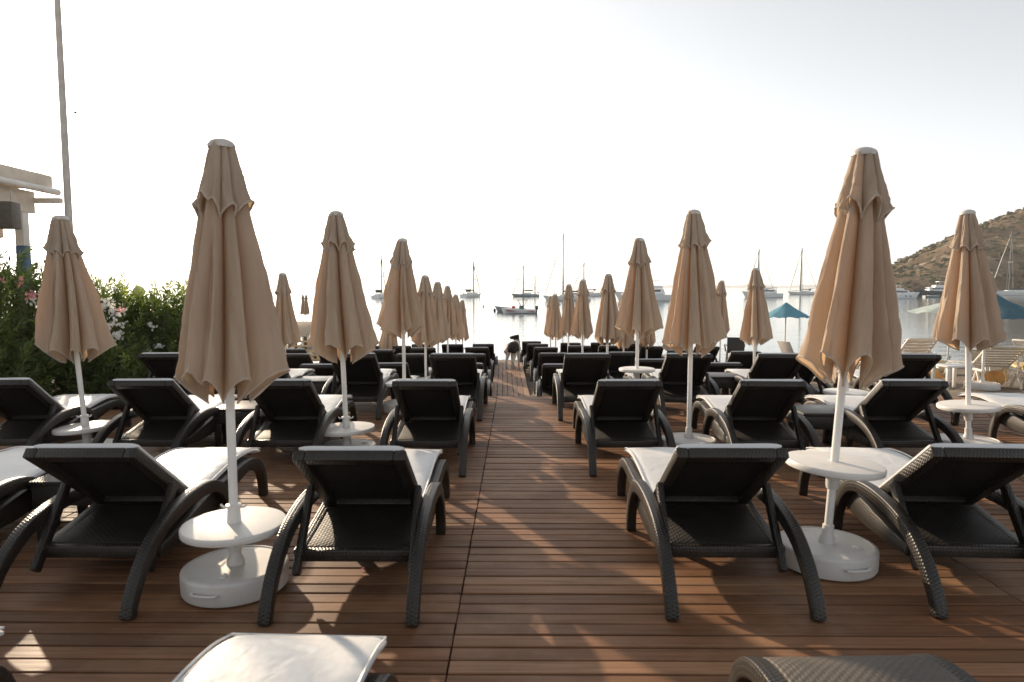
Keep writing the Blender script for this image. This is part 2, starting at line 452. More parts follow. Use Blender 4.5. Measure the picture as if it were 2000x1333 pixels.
# ------------------------------------------------------------------ sun loungers
BA = R(36.5); HY, HZ, BL = 0.78, 0.295, 0.70
def back_pt(u, nrm, x=0.0):          # u up the backrest, nrm out of its front face
    return Vector((x, HY - u * math.cos(BA) + nrm * math.sin(BA), HZ + u * math.sin(BA) + nrm * math.cos(BA)))
BM = Matrix(((1, 0, 0), (0, -math.cos(BA), math.sin(BA)), (0, math.sin(BA), math.cos(BA))))
def cushion(path, half, thick, n, seed, nx=22):
    P = cr(path, n); m = MB(); vs = []
    for i, p in enumerate(P):
        a, b = P[max(i - 1, 0)], P[min(i + 1, n - 1)]
        d = np.array([b[0] - a[0], b[1] - a[1]]); d /= np.linalg.norm(d); nn = np.array([d[1], -d[0]])
        if nn[1] < 0: nn = -nn
        ed = min(i, n - 1 - i); ek = {0: 0.75, 1: 0.97}.get(ed, 1.0)
        for side in (1, -1):
            for k in range(nx + 1):
                s = k / nx * 2 - 1
                e2 = (1 - abs(s) ** 10) ** 0.5 if abs(s) < 1 else 0.25
                q = thick / 2 * ek * max(e2, 0.3) * side
                x = s * half
                if side > 0:
                    q += 0.003 * noise.noise((x * 3 + i * .10, i * 0.12, seed))
                    if 0 < k < nx and 0 < i < n - 1: q += 0.007 * max(0, .30 - abs(noise.noise((x * 5 - i * .16, i * 0.21, seed + 4)))) * (1.6 if i < n * .3 else .7)
                vs.append((x, p[0] + nn[0] * q, p[1] + nn[1] * q))
    st = 2 * (nx + 1); fs = []
    for i in range(n - 1):
        for k in range(nx):
            fs.append((i * st + k, i * st + k + 1, (i + 1) * st + k + 1, (i + 1) * st + k))
            o = nx + 1; fs.append((i * st + o + k + 1, i * st + o + k, (i + 1) * st + o + k, (i + 1) * st + o + k + 1))
        fs.append((i * st, (i + 1) * st, (i + 1) * st + nx + 1, i * st + nx + 1))
        fs.append((i * st + nx, i * st + 2 * nx + 1, (i + 1) * st + 2 * nx + 1, (i + 1) * st + nx))
    for i in (0, n - 1):
        for k in range(nx):
            fs.append((i * st + k, i * st + k + 1, i * st + nx + 2 + k, i * st + nx + 1 + k))
    m.add(vs, fs); return m

def make_lounger():
    t = thing("sun_lounger", "", "sun lounger", (0, 0, 0))
    rail = [(1.80, 0.0, .052), (1.785, .11, .054), (1.735, .215, .060), (1.63, .285, .066), (1.48, .303, .076), (1.30, .285, .095), (1.10, .255, .125), (0.90, .225, .14), (0.70, .20, .12), (0.50, .185, .085), (0.32, .18, .06)]
    arch = [(-0.02, 0, .058), (0.02, .085, .062), (0.12, .205, .066), (0.28, .305, .070), (0.50, .358, .074), (0.74, .368, .076), (0.91, .335, .072), (1.02, .245, .066), (1.085, .12, .060), (1.10, 0, .055)]
    for sx in (-1, 1):
        m = MB(); m.ribbon(rail, *sorted((sx * .252, sx * .312)), n=30); m.build("side_rail", M_RATTAN, t, bevel=.008)
        m = MB(); m.ribbon(arch, *sorted((sx * .300, sx * .358)), n=32); m.build("leg_arch", M_RATTAN, t, bevel=.010)
        m = MB(); a = back_pt(.30, -.01, sx * .280); b = Vector((sx * .280, .262, .105))
        m.bar(a, b, .034, .055); m.build("prop_strut", M_RATTAN, t, bevel=.008)
    seat = [(1.76, .20, .022), (1.70, .265, .024), (1.60, .318, .024), (1.46, .335, .024), (1.28, .322, .024), (1.10, .298, .024), (0.90, .272, .024), (0.78, .262, .024), (0.60, .232, .024), (0.36, .20, .024)]
    m = MB(); m.ribbon(seat, -.254, .254, n=28); m.build("seat", M_SEAT, t, bevel=.005)
    m = MB(); m.box((0, .345, .178), (.62, .055, .062)); m.build("crossbar", M_RATTAN, t, bevel=.010)
    # backrest: raised border round a recessed woven panel
    m = MB(); W2 = .268
    def bb(x0, x1, u0, u1, n0, n1):
        m.box(back_pt((u0 + u1) / 2, (n0 + n1) / 2, (x0 + x1) / 2), (x1 - x0, u1 - u0, n1 - n0), BM)
    bb(-W2, -W2 + .058, 0, BL, -.026, .026); bb(W2 - .058, W2, 0, BL, -.026, .026)
    bb(-W2 + .058, W2 - .058, BL - .062, BL, -.026, .026); bb(-W2 + .058, W2 - .058, 0, .06, -.026, .026)
    back = m.build("backrest", M_RATTAN, t, bevel=.007)
    m = MB(); m.box(back_pt(BL / 2, .012, 0), (W2 * 2 - .11, BL - .11, .016), BM)
    m.build("woven_panel", M_PANEL, back)
    cushion([(1.815, .322), (1.70, .352), (1.58, .366), (1.45, .370), (1.28, .355), (1.10, .330), (0.90, .306), (0.80, .300)], .262, .040, 52, 3).build("seat_cushion", M_CUSH, t, angle=80)
    seatpad = [c for c in t.children if c.name.startswith("seat_cushion")][0]
    pp = [(1.815, .322), (1.70, .352), (1.58, .366), (1.45, .370), (1.28, .355), (1.10, .330), (0.90, .306), (0.80, .300)]
    m = MB()
    ring = [(-.262, p[0], p[1] + .018) for p in cr(pp, 30)][::-1] + [(.262, p[0], p[1] + .018) for p in cr(pp, 30)]
    m.tube(ring, .0045, 6, closed=True); m.build("piping", M_CUSH, seatpad)
    pb = [back_pt(u, .045) for u in (.03, .2, .4, .58, BL - .028)]
    cushion([(p.y, p.z) for p in pb], .252, .036, 22, 9).build("back_cushion", M_CUSH, t, angle=80)
    return t
proto = make_lounger(); first = [True]
def lounger(x, y, rz, label, group, bare=False):
    jr = random.Random(int(x * 100) + int(y * 10)); rz += jr.uniform(-1.1, 1.1); x += jr.uniform(-.012, .012)
    z = ground_z(x, y + 0.9) if group == "sun loungers on the sand" else 0.002
    if first[0] and not bare:
        first[0] = False
        proto.location = (x, y, z); proto.rotation_euler = (0, 0, R(rz)); proto["label"] = label; proto["group"] = group
        return proto
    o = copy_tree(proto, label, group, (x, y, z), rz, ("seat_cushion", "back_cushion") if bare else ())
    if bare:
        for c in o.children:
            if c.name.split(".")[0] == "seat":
                c.data = c.data.copy(); c.data.materials[0] = M_SEAT_LIT; c["label"] = "woven seat with sunlight put into its colour"
    if group == "sun loungers on the sand":
        dzf = ground_z(x, y + 1.8) - ground_z(x, y); o.rotation_euler = (math.atan2(dzf, 1.8), 0, R(rz)); o.location.z = ground_z(x, y) + 0.004
    return o
UP = "sun loungers on the upper deck"
lounger(-0.785, 2.86, 0, "dark woven lounger with white cushions, front row, on the left edge of the aisle", UP)
lounger(-2.08, 2.90, 0, "dark woven lounger beside the white parasol table at the left front", UP)
lounger(-3.18, 2.95, 2, "dark woven lounger whose white foot end enters at the left edge, front row", UP)
lounger(1.035, 2.92, 0, "dark woven lounger with white cushions, front row, on the right edge of the aisle", UP)
lounger(2.26, 2.93, -3, "dark woven lounger with sunlit left side, right of the tilted parasol, front row", UP)
lounger(3.52, 2.95, -3, "dark woven lounger mostly cut off by the right edge, front row", UP)
lounger(-0.757, 0.315, -1, "white cushioned foot end of the nearest lounger, at the bottom left of the aisle", UP)
lounger(1.11, 0.42, 1, "bare woven foot end of the nearest lounger, at the bottom right of the aisle", UP, bare=True)
lounger(-2.02, 0.36, 0, "dark lounger corner just entering at the bottom left corner", UP)
lounger(-0.77, 5.20, 0, "dark lounger left of the aisle, second row, one row behind the front aisle seat", UP)
lounger(-1.97, 5.22, 1, "dark lounger behind the big left parasol, second row, left of the second white table", UP)
lounger(-3.12, 5.22, 2, "dark lounger with bright white seat, second row, left of the woven side table", UP)
lounger(-4.32, 5.25, 4, "dark lounger by the oleanders, second row, with greyish shaded cushion, leftmost", UP)
lounger(0.93, 5.22, 0, "dark lounger right of the aisle, second row, behind the front aisle seat", UP)
lounger(2.10, 5.22, -2, "dark lounger in the second row between the straight right pole and the woven side table", UP)
lounger(3.28, 5.24, -3, "dark lounger right of the woven side table with cream lit edge, second row", UP)
lounger(4.98, 5.40, -2, "dark lounger behind the white parasol table at the right edge, second row", UP)
lounger(-0.755, 7.42, 0, "dark lounger left of the aisle, third row, last before the lower boardwalk", UP)
lounger(-1.90, 7.45, 1, "dark lounger right behind the second parasol from the left big one, third row", UP)
lounger(-3.03, 7.46, 2, "dark lounger left of the third row woven side table, half hidden by a parasol", UP)
lounger(-4.12, 7.46, 3, "dark lounger in front of the white oleander flowers, third row, leftmost", UP)
lounger(0.83, 7.44, 0, "dark lounger right of the aisle, third row, last before the lower boardwalk", UP)
lounger(1.99, 7.45, -1, "dark lounger in the third row left of a woven side table, behind the straight pole", UP)
lounger(3.05, 7.46, -3, "dark lounger in the third row right of the woven side table, under a small parasol", UP)
lounger(4.58, 7.42, -4, "dark lounger in the third row just right of the big sunlit parasol canopy", UP)
LOW = "sun loungers on the sand"
ORD = ["first", "second", "third", "fourth", "fifth", "sixth", "seventh"]
rowsL = [[(-0.78, 9.95), (-1.94, 9.98), (-3.02, 9.80)],
         [(-0.83, 11.82), (-1.93, 11.84), (-4.05, 11.82)],
         [(-2.80, 13.35), (-3.92, 13.68), (-4.72, 13.68)],
         [(-0.90, 14.55), (-2.04, 14.30), (-3.45, 15.25), (-2.72, 15.25)],
         [(-0.84, 16.45), (-1.60, 16.25), (-2.36, 16.30)]]
rowsR = [[(0.65, 9.85), (2.25, 10.6), (3.20, 10.0), (4.22, 9.45)],
         [(0.67, 12.15), (2.03, 12.52), (4.05, 11.45)],
         [(3.32, 13.2), (4.10, 14.0)],
         [(0.65, 14.55), (1.46, 15.35), (2.22, 15.5), (3.12, 15.10)],
         [(0.53, 16.45), (1.42, 17.2), (2.22, 17.4), (2.98, 17.0), (4.22, 17.0)],
         [(0.42, 18.3), (3.52, 18.85)]]
rj = random.Random(3)
for side, rows in (("left", rowsL), ("right", rowsR)):
    for i, row in enumerate(rows):
        for j, (x, y) in enumerate(row):
            where = "nearest the walk" if j == 0 and abs(x) < 1 else ORD[j] + " seat out"
            lounger(x, y, (1 if side == "left" else -1) * rj.uniform(0, 2.5), f"dark lounger {side} of the boardwalk, {ORD[i]} row past the deck, {where}", LOW)

# ------------------------------------------------------------------ woven side tables
def side_table(x, y, rz, label, z=0.002):
    t = thing("side_table", label, "side table", (x, y, z), rz, "woven side tables")
    m = MB(); m.box((0, 0, .355), (.47, .47, .03)); m.build("table_top", M_RATTAN, t, bevel=.006)
    m = MB()
    for sx, sy, dx, dy in ((0, -1, .45, .03), (0, 1, .45, .03), (-1, 0, .03, .392), (1, 0, .03, .392)):
        m.box((sx * .21, sy * .21, .28), (dx, dy, .118))
    m.build("apron", M_RATTAN, t, bevel=.005)
    for sx in (-1, 1):
        for sy in (-1, 1):
            m = MB(); m.box((sx * .193, sy * .193, .11), (.058, .058, .22), taper=.72); m.build("leg", M_RATTAN, t, bevel=.004)
    return t
side_table(2.83, 6.16, -3, "dark woven side table right of the aisle, second row, beside the cream lit lounger")
side_table(-2.62, 6.35, 2, "dark woven side table in the second row, left, behind the big parasol pole")
side_table(-2.62, 4.02, 2, "dark woven side table half hidden behind the left front lounger")
side_table(-2.52, 8.20, 2, "dark woven side table with a pale lit top, third row, left of the aisle")
side_table(2.66, 8.62, -2, "dark woven side table in the third row, right of the aisle, below the brown armchair")

# ------------------------------------------------------------------ closed beige parasols
def parasol(x, y, label, H=2.18, seed=0, lean=(0, 0), table=0.33, base=True, near=2, rmax=0.275, hem=1.10, handle=-90, ground=None, tr=.248):
    z0 = ground_z(x, y) if ground is None else ground
    rn = random.Random(seed * 7 + 1)
    t = thing("beach_parasol", label, "parasol", (x, y, z0 + 0.002), 0, "closed beige parasols")
    lx, ly = R(lean[0]), R(lean[1])
    Mx = Matrix.Rotation(lx, 3, 'Y') @ Matrix.Rotation(ly, 3, 'X')
    def tl(m, pivot=0.1):
        p = Vector((0, 0, pivot)); m.v = [tuple(Mx @ (Vector(v) - p) + p) for v in m.v]; return m
    pz = 0.10 if base else -0.3
    m = MB(); m.tube([(0, 0, pz - .06), (0, 0, 1.0), (0, 0, H - .04)], [.021, .021, .021], 14); tl(m).build("pole", M_WPAINT, t)
    if base:
        m = MB(); m.lathe([(.232, .010), (.246, .013), (.251, .022), (.253, .108), (.250, .116), (.243, .121), (.228, .123), (.226, .119), (.12, .121), (.045, .124)], 48)
        b = m.build("weighted_base", M_BASE, t)
        m = MB(); m.lathe([(.024, .118), (.024, .128), (.020, .131), (.006, .131)], 16, (.15 * math.cos(seed), .15 * math.sin(seed), 0)); m.build("filler_cap", M_WPLASTIC, b)
        m = MB(); m.lathe([(.044, .122), (.040, .15), (.030, .165), (.029, .22)], 20); tl(m).build("socket", M_WPLASTIC, t)
        if near == 2:
            m = MB(); a = R(handle); da = R(15)
            pts = [(.250 * math.cos(a - da), .250 * math.sin(a - da), .076), (.272 * math.cos(a - da * .9), .272 * math.sin(a - da * .9), .077)] + \
                  [(.276 * math.cos(a + da * k), .276 * math.sin(a + da * k), .077) for k in (-.5, 0, .5)] + \
                  [(.272 * math.cos(a + da * .9), .272 * math.sin(a + da * .9), .077), (.250 * math.cos(a + da), .250 * math.sin(a + da), .076)]
            m.tube(pts, .0065, 8); m.build("handle", M_WPLASTIC, b)
    if table:
        m = MB(); q = table
        m.lathe([(.03, q - .028), (tr - .010, q - .028), (tr - .002, q - .024), (tr, q - .016), (tr, q + .002), (tr - .004, q + .008), (tr - .012, q + .010), (.022, q + .010)], 56)
        tb = tl(m).build("table_top", M_BASE if near == 2 else M_WPLASTIC, t)
        m = MB(); m.lathe([(.028, q - .14), (.034, q - .12), (.036, q - .05), (.044, q - .022)], 20); tl(m).build("clamp", M_WPLASTIC, tb)
        if near == 2 and table < .4:
            m = MB(); m.lathe([(.034, q + .010), (.032, q + .05), (.029, q + .085), (.036, q + .088), (.036, q + .10), (.026, q + .104)], 20)
            m.tube([(.03, 0, q + .085), (.055, 0, q + .088), (.065, 0, q + .10)], .006, 6); m.tube([(-.03, 0, q + .085), (-.055, 0, q + .088), (-.065, 0, q + .10)], .006, 6)
            tl(m).build("collar", M_WPLASTIC, t)
    # folded cloth: eight panels, each bulging out between two ribs held in at the pole
    NP = 8; S = {2: 20, 1: 12, 0: 7}[near]; T = {2: 36, 1: 20, 0: 10}[near]
    wd = [rn.uniform(.7, 1.35) for _ in range(NP)]; tot = sum(wd); ang = [rn.uniform(0, 6.28)]
    for k in range(NP): ang.append(ang[-1] + wd[k] / tot * 2 * math.pi)
    amp = [rn.uniform(.80, 1.06) for _ in range(NP)]; skew = [rn.uniform(.62, 1.6) for _ in range(NP)]; tw = rn.uniform(-.25, .25)
    ph = [rn.uniform(0, 6.28) for _ in range(NP)]
    dbl = [rn.choice((0, .12, .3, .42)) for _ in range(NP)]; mid = [rn.uniform(.3, .7) for _ in range(NP)]
    pw_ = [rn.uniform(.42, .8) for _ in range(NP)]
    hz_ = [rn.uniform(-.035, .03) for _ in range(NP)]
    ox, oy = rn.uniform(-.015, .015), rn.uniform(-.015, .015)
    ztop = H - .025; zc = hem
    def fold(k, s, tt, rv, rr, flare=0.0):
        sk = s ** skew[k]
        p = max(0.0, math.sin(math.pi * sk)) ** pw_[k]
        p *= 1 - dbl[k] * smooth(.12, .6, tt) * math.exp(-((s - mid[k]) / .11) ** 2)
        crease = 0.10 * math.sin(2 * math.pi * s * 1.5 + ph[k]) * (1 - abs(2 * s - 1)) * tt
        r = rv + (rr * amp[k] - rv) * p * (1 + crease) + flare * p
        a = ang[k] + (ang[k + 1] - ang[k]) * s + tw * tt * tt + .16 * math.sin(ph[k]) * p * tt
        return p, a, r
    def cloth(name, tops, H0, H1, RV, RR, drop, flare, extra, lip, npr):
        m = MB(); vs = []; nc = NP * S; lastrow = []
        for j in range(T + 1):
            tt = j / T
            for k in range(NP):
                for i in range(S):
                    s = i / S
                    p, a, r = fold(k, s, tt * extra, RV(tt), RR(tt), flare * tt ** 7)
                    z = H0 + (H1 - H0) * tt - drop * (1 - p) * tt ** 2.2
                    z += (.012 * math.sin(3 * a + ph[k]) + hz_[k] * p) * tt
                    wob = 1 + (.06 * noise.noise((a * 2.5, tt * 4, seed + 3.3)) + .055 * noise.noise((a * 7, tt * 2.2, seed + 8.1)) + .030 * noise.noise((a * 4 + tt * 7, tt * 9, seed)) + .016 * noise.noise((a * 9 - tt * 11, tt * 17, seed)) - .16 * max(0, .22 - abs(noise.noise((a * 3.2 + tt * 1.5, tt * 1.4, seed + 21)))) - .10 * max(0, .2 - abs(noise.noise((a * 6 - tt * 2, tt * 2.6, seed + 31))))) * min(1, tt * 2)
                    vs.append((r * wob * math.cos(a) + ox * tt * tt, r * wob * math.sin(a) + oy * tt * tt, z))
                    if j == T: lastrow.append(vs[-1])
        fs = [(j * nc + i, j * nc + (i + 1) % nc, (j + 1) * nc + (i + 1) % nc, (j + 1) * nc + i) for j in range(T) for i in range(nc)]
        m.add(vs, fs); o = tl(m).build(name, M_CANVAS, t)
        m = MB(); m.tube(lastrow, lip, 5 if near else 3, closed=True); tl(m).build("hem", M_HEM, o)
        return o
    k3 = rmax / .275
    cloth("canopy", None, ztop, zc, lambda q: .034 + .062 * q, lambda q: .050 + (.240 * q ** .92) * k3, .150, 0, 1, .0055, 0)
    fl = .30
    cloth("vent_flap", None, ztop + .006, ztop - fl + .03, lambda q: .040 + .058 * q, lambda q: (.060 + .074 * q ** .9), .075, .018, .5, .006, 0)
    m = MB(); m.lathe([(.062, H - .042), (.064, H - .028), (.054, H - .012), (.034, H - .002), (.012, H + .003)], 20); tl(m).build("cap", M_CAP, t)
    return t
parasol(-1.405, 3.22, "large closed beige parasol at the left front, over a low white table and round base", 2.20, 11, (0, 0), .325, handle=-100, ground=0, rmax=.285, hem=1.10)
parasol(1.68, 3.52, "large closed beige parasol at the right front, leaning right, sunlit left side", 2.22, 12, (3.2, 0), .56, handle=-80, ground=0, rmax=.25, hem=1.14)
parasol(-1.49, 5.75, "closed beige parasol second in the left aisle line, over a white table, leaning slightly left", 2.15, 13, (-1.6, 0), .27, ground=0, rmax=.32, hem=1.00)
parasol(1.58, 6.03, "closed beige parasol on a straight bare pole without table, right of the aisle", 2.19, 14, (0, 0), None, ground=0, rmax=.29, hem=1.03)
parasol(-3.78, 5.75, "closed beige parasol in front of the oleanders at the far left, leaning left", 2.12, 15, (-4.0, 0), .28, ground=0, rmax=.305, hem=1.00)
parasol(4.13, 6.02, "closed beige parasol at the far right before the hill, over a white table", 2.19, 16, (-3.4, 0), .43, ground=0, rmax=.30, hem=1.08)
parasol(-1.355, 7.95, "closed beige parasol third in the left aisle line with a mast showing above its tip", 2.08, 17, (0, 0), .36, near=1, ground=0, rmax=.31, hem=1.05)
parasol(1.51, 8.30, "closed beige parasol over a high white table, third in the right aisle line", 2.11, 18, (0, 0), .48, near=1, ground=0, rmax=.31, hem=1.02, tr=.225)
parasol(3.80, 7.62, "closed parasol whose white table shows below the big right canopy", 1.95, 19, (0, 0), .30, near=1, ground=0, rmax=.2, hem=1.15)
SANDP = [(-3.86, 11.0, 2.14, .26, None, "closed parasol standing alone between the two big left canopies"),
 (-2.60, 17.6, 1.96, .22, None, "small far closed parasol showing between the second and third left canopies"),
 (-3.06, 15.6, 1.80, .22, None, "closed parasol with a crooked thin pole behind the third left canopy"),
 (-1.575, 11.45, 2.13, .26, .33, "first closed parasol past the deck, left of the boardwalk, with a white table"),
 (-1.60, 13.5, 2.13, .26, None, "second closed parasol past the deck in the overlapping left line"),
 (-1.62, 15.6, 2.15, .26, None, "third closed parasol past the deck in the overlapping left line"),
 (-1.64, 17.9, 2.03, .24, None, "fourth closed parasol past the deck in the overlapping left line"),
 (-1.62, 19.9, 1.93, .24, .5, "last and smallest closed parasol of the overlapping left line"),
 (3.86, 10.75, 2.15, .27, .40, "closed parasol left of the blue straw parasol, leaning, low white table"),
 (4.56, 14.9, 2.17, .24, None, "slim closed parasol between the straight bare pole parasol and the brown armchair"),
 (1.60, 11.7, 2.17, .29, None, "closed parasol nearest the boardwalk line at right, next to the one over the high table"),
 (1.38, 13.9, 2.20, .26, None, "closed parasol second from the left among the four right of the boardwalk"),
 (1.24, 15.9, 2.20, .24, None, "slim closed parasol overlapped by its right neighbour, right of the boardwalk"),
 (1.07, 18.0, 2.04, .25, None, "small closed parasol leftmost of the right group, nearest the speedboat"),
 (1.02, 20.0, 2.06, .25, None, "closed parasol almost hidden behind the leftmost one of the right group"),
 (2.42, 15.0, 1.95, .24, None, "closed parasol peeping out between two canopies right of the boardwalk"),
 (3.02, 15.4, 1.95, .24, None, "closed parasol with a thin pole just right of the high white table's parasol"),
 (3.35, 14.2, 1.90, .24, None, "closed parasol whose pole shows under the straight pole parasol's canopy"),
 (5.12, 14.2, 2.0, .22, None, "closed parasol mostly hidden behind the leaning one left of the blue straw parasol"),
 (7.72, 11.0, 1.95, .24, None, "closed parasol on a thin pole among the white slatted loungers")]
for i, (x, y, h, rm, tb, lab) in enumerate(SANDP):
    ln = {2: (4.5, 0), 8: (-1.0, 0), 13: (-1.2, 0)}.get(i, (0, 0))
    parasol(x, y, lab, h, 40 + i, ln, tb, base=True, near=1 if y < 12 else 0, rmax=rm, hem=h - 1.10, tr=.22)
for i, (px, h) in enumerate(((-15.5, 1.72), (-16.05, 1.75))):
    parasol(px, 49.0 + i, ("right" if i == 0 else "left") + " one of two tiny far parasols on the bay shore, left of the second canopy", h + .25, 80 + i, (0, 0), None, base=False, near=0, rmax=.24, hem=.6)

# ------------------------------------------------------------------ oleander bushes
def clusters(m, p, n, rn, size=.022, spread=.07):
    for _ in range(n):
        c = Vector(p) + Vector((rn.gauss(0, 1), rn.gauss(0, 1), rn.gauss(0, .8))) * spread * .6
        nrm = Vector((rn.uniform(-1, 1), rn.uniform(-1.2, .3), rn.uniform(-.2, 1))).normalized()
        a = nrm.orthogonal().normalized(); b = nrm.cross(a); t0 = rn.uniform(0, 6.28)
        for k in range(5):
            t = t0 + k * 1.2566
            d = a * math.cos(t) + b * math.sin(t); e = a * math.cos(t + .45) + b * math.sin(t + .45); g = a * math.cos(t - .45) + b * math.sin(t - .45)
            m.add([c, c + g * size * .8 + nrm * .004, c + d * size * 1.15 + nrm * .008, c + e * size * .8 + nrm * .004], [(0, 1, 2, 3)], tone=rn.random())
def bush(x, y, rx, ry, h, n, label, seed, white=(), pink=()):
    z0 = ground_z(x, y); rn = random.Random(seed)
    t = thing("oleander_bush", label, "shrub", (x, y, z0), 0, "oleander bushes")
    lf = MB(); st = MB(); tips = []
    for i in range(n):
        # shoots fill the volume, denser towards the outside
        a = rn.uniform(0, 2 * math.pi); el = math.asin(rn.uniform(-.15, 1.0)); q = rn.uniform(.35, 1.0) ** .45 * rn.uniform(.9, 1.06)
        bump = 1 + .16 * noise.noise((math.cos(a) * 2 + seed, math.sin(a) * 2, el * 2.2))
        d = Vector((math.cos(a) * math.cos(el), math.sin(a) * math.cos(el), math.sin(el)))
        tip = Vector((d.x * rx, d.y * ry, h * .36 + d.z * h * .64)) * 1.0
        tip = Vector((tip.x * q * bump, tip.y * q * bump, max(.12, h * .36 + (tip.z - h * .36) * q * bump)))
        up = (Vector((d.x * .55, d.y * .55, .75)) + Vector((rn.gauss(0, .3), rn.gauss(0, .3), rn.gauss(0, .2)))).normalized()
        L = rn.uniform(.22, .42); base = tip - up * L
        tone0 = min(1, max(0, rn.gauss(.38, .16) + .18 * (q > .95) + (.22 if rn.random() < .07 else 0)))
        nl = rn.randint(13, 19); o = up.orthogonal().normalized(); ph = rn.uniform(0, 6.28)
        for k in range(nl):
            f = (k / nl) ** .8; p = base + up * (L * f)
            aa = ph + k * 2.4; rad = (Matrix.Rotation(aa, 3, up) @ o)
            ld = (rad * (1.05 - .65 * f) + up * (.45 + .55 * f) + Vector((0, 0, -.10 * rn.random()))).normalized()
            ll = rn.uniform(.12, .19) * (1 - .25 * f); wv = ld.cross(up)
            if wv.length < 1e-4: wv = o
            wv = wv.normalized() * rn.uniform(.009, .0145); sag = Vector((0, 0, -ll * .12))
            lf.add([p, p + ld * ll * .45 + wv, p + ld * ll + sag, p + ld * ll * .45 - wv], [(0, 1, 2, 3)], tone=min(1, max(0, tone0 + rn.uniform(-.12, .12))))
        if i % 7 == 0:
            root = Vector((tip.x * .18, tip.y * .18, -.1)); mid = (root + base) * .5 + Vector((tip.x * .12, tip.y * .12, .1))
            st.tube(cr([tuple(root), tuple(mid), tuple(base), tuple(tip - up * .05)], 8), [.014, .013, .012, .010, .009, .007, .005, .003], 5)
        if q > .93: tips.append(tip)
    st.build("stems", M_BARK, t)
    lf.build("foliage", M_LEAF, t, smooth=False)
    for col, pts, nm in ((M_WPETAL, white, "white_flower_cluster"), (M_PPETAL, pink, "pink_flower_cluster")):
        if pts:
            for (wx, wy, wz, nn, sp) in pts:
                m = MB(); clusters(m, (wx - x, wy - y, wz - z0), nn, rn, spread=sp); m.build(nm, col, t, smooth=False)
    return t
def ray(px, py, Y):                       # world point at depth Y seen at a photo pixel (used for flower and boat spots)
    T = math.atan(104.5 / 1300); tb = math.tan(math.atan((py - 666.5) / 1300) + T); z = 1.5 - Y * tb
    return ((px - 1009) / 1300 * (Y * math.cos(T) + (1.5 - z) * math.sin(T)), Y, z)
def fl(px, py, Y, n=22, sp=.07): return (*ray(px, py, Y), n, sp)
bush(-7.25, 9.0, 1.5, 1.35, 2.2, 900, "tall oleander bush with pink flowers at the left edge", 1,
     white=[fl(62, 592, 7.75, 6, .04)], pink=[fl(36, 552, 7.9, 8, .045), fl(56, 578, 7.75, 12, .05), fl(2, 545, 7.9, 6, .04)])
bush(-6.05, 9.6, 1.2, 1.25, 2.02, 860, "oleander bush with many white flower clusters, behind the far left parasol", 2,
     white=[fl(196, 592, 8.45, 34, .1), fl(210, 600, 8.5, 24, .1), fl(220, 612, 8.45, 22), fl(208, 632, 8.4, 18), fl(226, 634, 8.4, 30, .09), fl(222, 656, 8.4, 16), fl(230, 657, 8.4, 18), fl(206, 663, 8.4, 10), fl(235, 612, 8.5, 8)], pink=[fl(232, 607, 8.5, 6, .04)])
bush(-5.3, 10.35, 1.15, 1.3, 2.02, 880, "sunlit light green oleander bush next to the big left canopy", 3,
     white=[fl(287, 690, 9.2, 26), fl(309, 678, 9.2, 14, .05), fl(292, 636, 9.2, 10, .05)])
bush(-6.6, 7.9, .95, .8, 1.4, 520, "low dark oleander bush in the shade at the deck edge, far left", 4)
bush(-5.35, 8.75, .75, .6, 1.25, 380, "low shaded oleander bush behind the third row lounger at the left", 5)
bush(-9.0, 10.2, 1.5, 1.4, 2.5, 620, "tall oleander bush beneath the pavilion's blue post", 6)

# ------------------------------------------------------------------ pavilion, speaker, pole
pv = thing("pavilion", "cream beach pavilion corner with sloping roof sheet, gutter and blue-footed post", "pavilion", (-9.50, 13.0, ground_z(-9.35, 13)), 0)
zb = ground_z(-9.35, 13)
m = MB()
for k in range(26):      # ribbed roof sheet along its right-hand edge
    y = -10 + k * .4
    m.box((-1.9, y, 3.68 - zb), (4.36, .30, .05)); m.box((-1.9, y + .2, 3.665 - zb), (4.36, .12, .05))
m.box((.30, -4.9, 3.57 - zb), (.05, 10.4, .24)); m.box((-1.9, .28, 3.57 - zb), (4.4, .05, .24))
roof = m.build("roof", M_TILE, pv, bevel=.006)
m = MB(); m.tube([(.40, .34, 3.38 - zb), (.40, -10, 3.44 - zb)], .065, 10); m.build("gutter", M_WHITE, roof)
for yy in (.1, -3.2, -6.4):
    m = MB(); m.box((.15, yy, 3.19 - zb), (.95, .09, .10)); m.build("rafter", M_CREAM, pv, bevel=.006)
m = MB(); m.box((0, -4.9, 3.15 - zb), (.20, 10.0, .42)); m.build("beam", M_CREAM, pv, bevel=.008)
for yy in (-.15, -5.2):
    m = MB(); m.box((0, yy, (2.94 + 2.30) / 2 - zb), (.17, .17, .64)); po = m.build("post", M_WHITE, pv, bevel=.01)
    m = MB(); m.box((0, yy, (2.30 - zb) / 2), (.175, .175, 2.30 - zb)); m.build("blue_foot", M_BLUE, po, bevel=.01)
m = MB()
for k in range(12): m.box((-.30, -.42 - .34 * k, 2.72 - zb), (.03, .33, .56))
m.tube([(-.30, -.30, 2.48 - zb), (-.30, -5.2, 2.48 - zb)], .05, 8); m.build("rolled_blind", M_BLIND, pv)
sp = thing("loudspeaker", "dark box loudspeaker hanging under the pavilion roof", "loudspeaker", (-8.96, 11.75, 2.52), 10)
m = MB(); m.box((0, 0, .24), (.34, .30, .46)); bx = m.build("cabinet", M_SPEAK, sp, bevel=.012)
m = MB(); m.box((0, -.153, .24), (.30, .012, .42)); m.build("grille", M_SPEAK, sp, bevel=.004)
m = MB(); m.bar((-.1, 0, .46), (-.1, .0, .68), .03, .02); m.bar((.1, 0, .46), (.1, .0, .68), .03, .02); m.build("bracket", M_STEEL, sp)
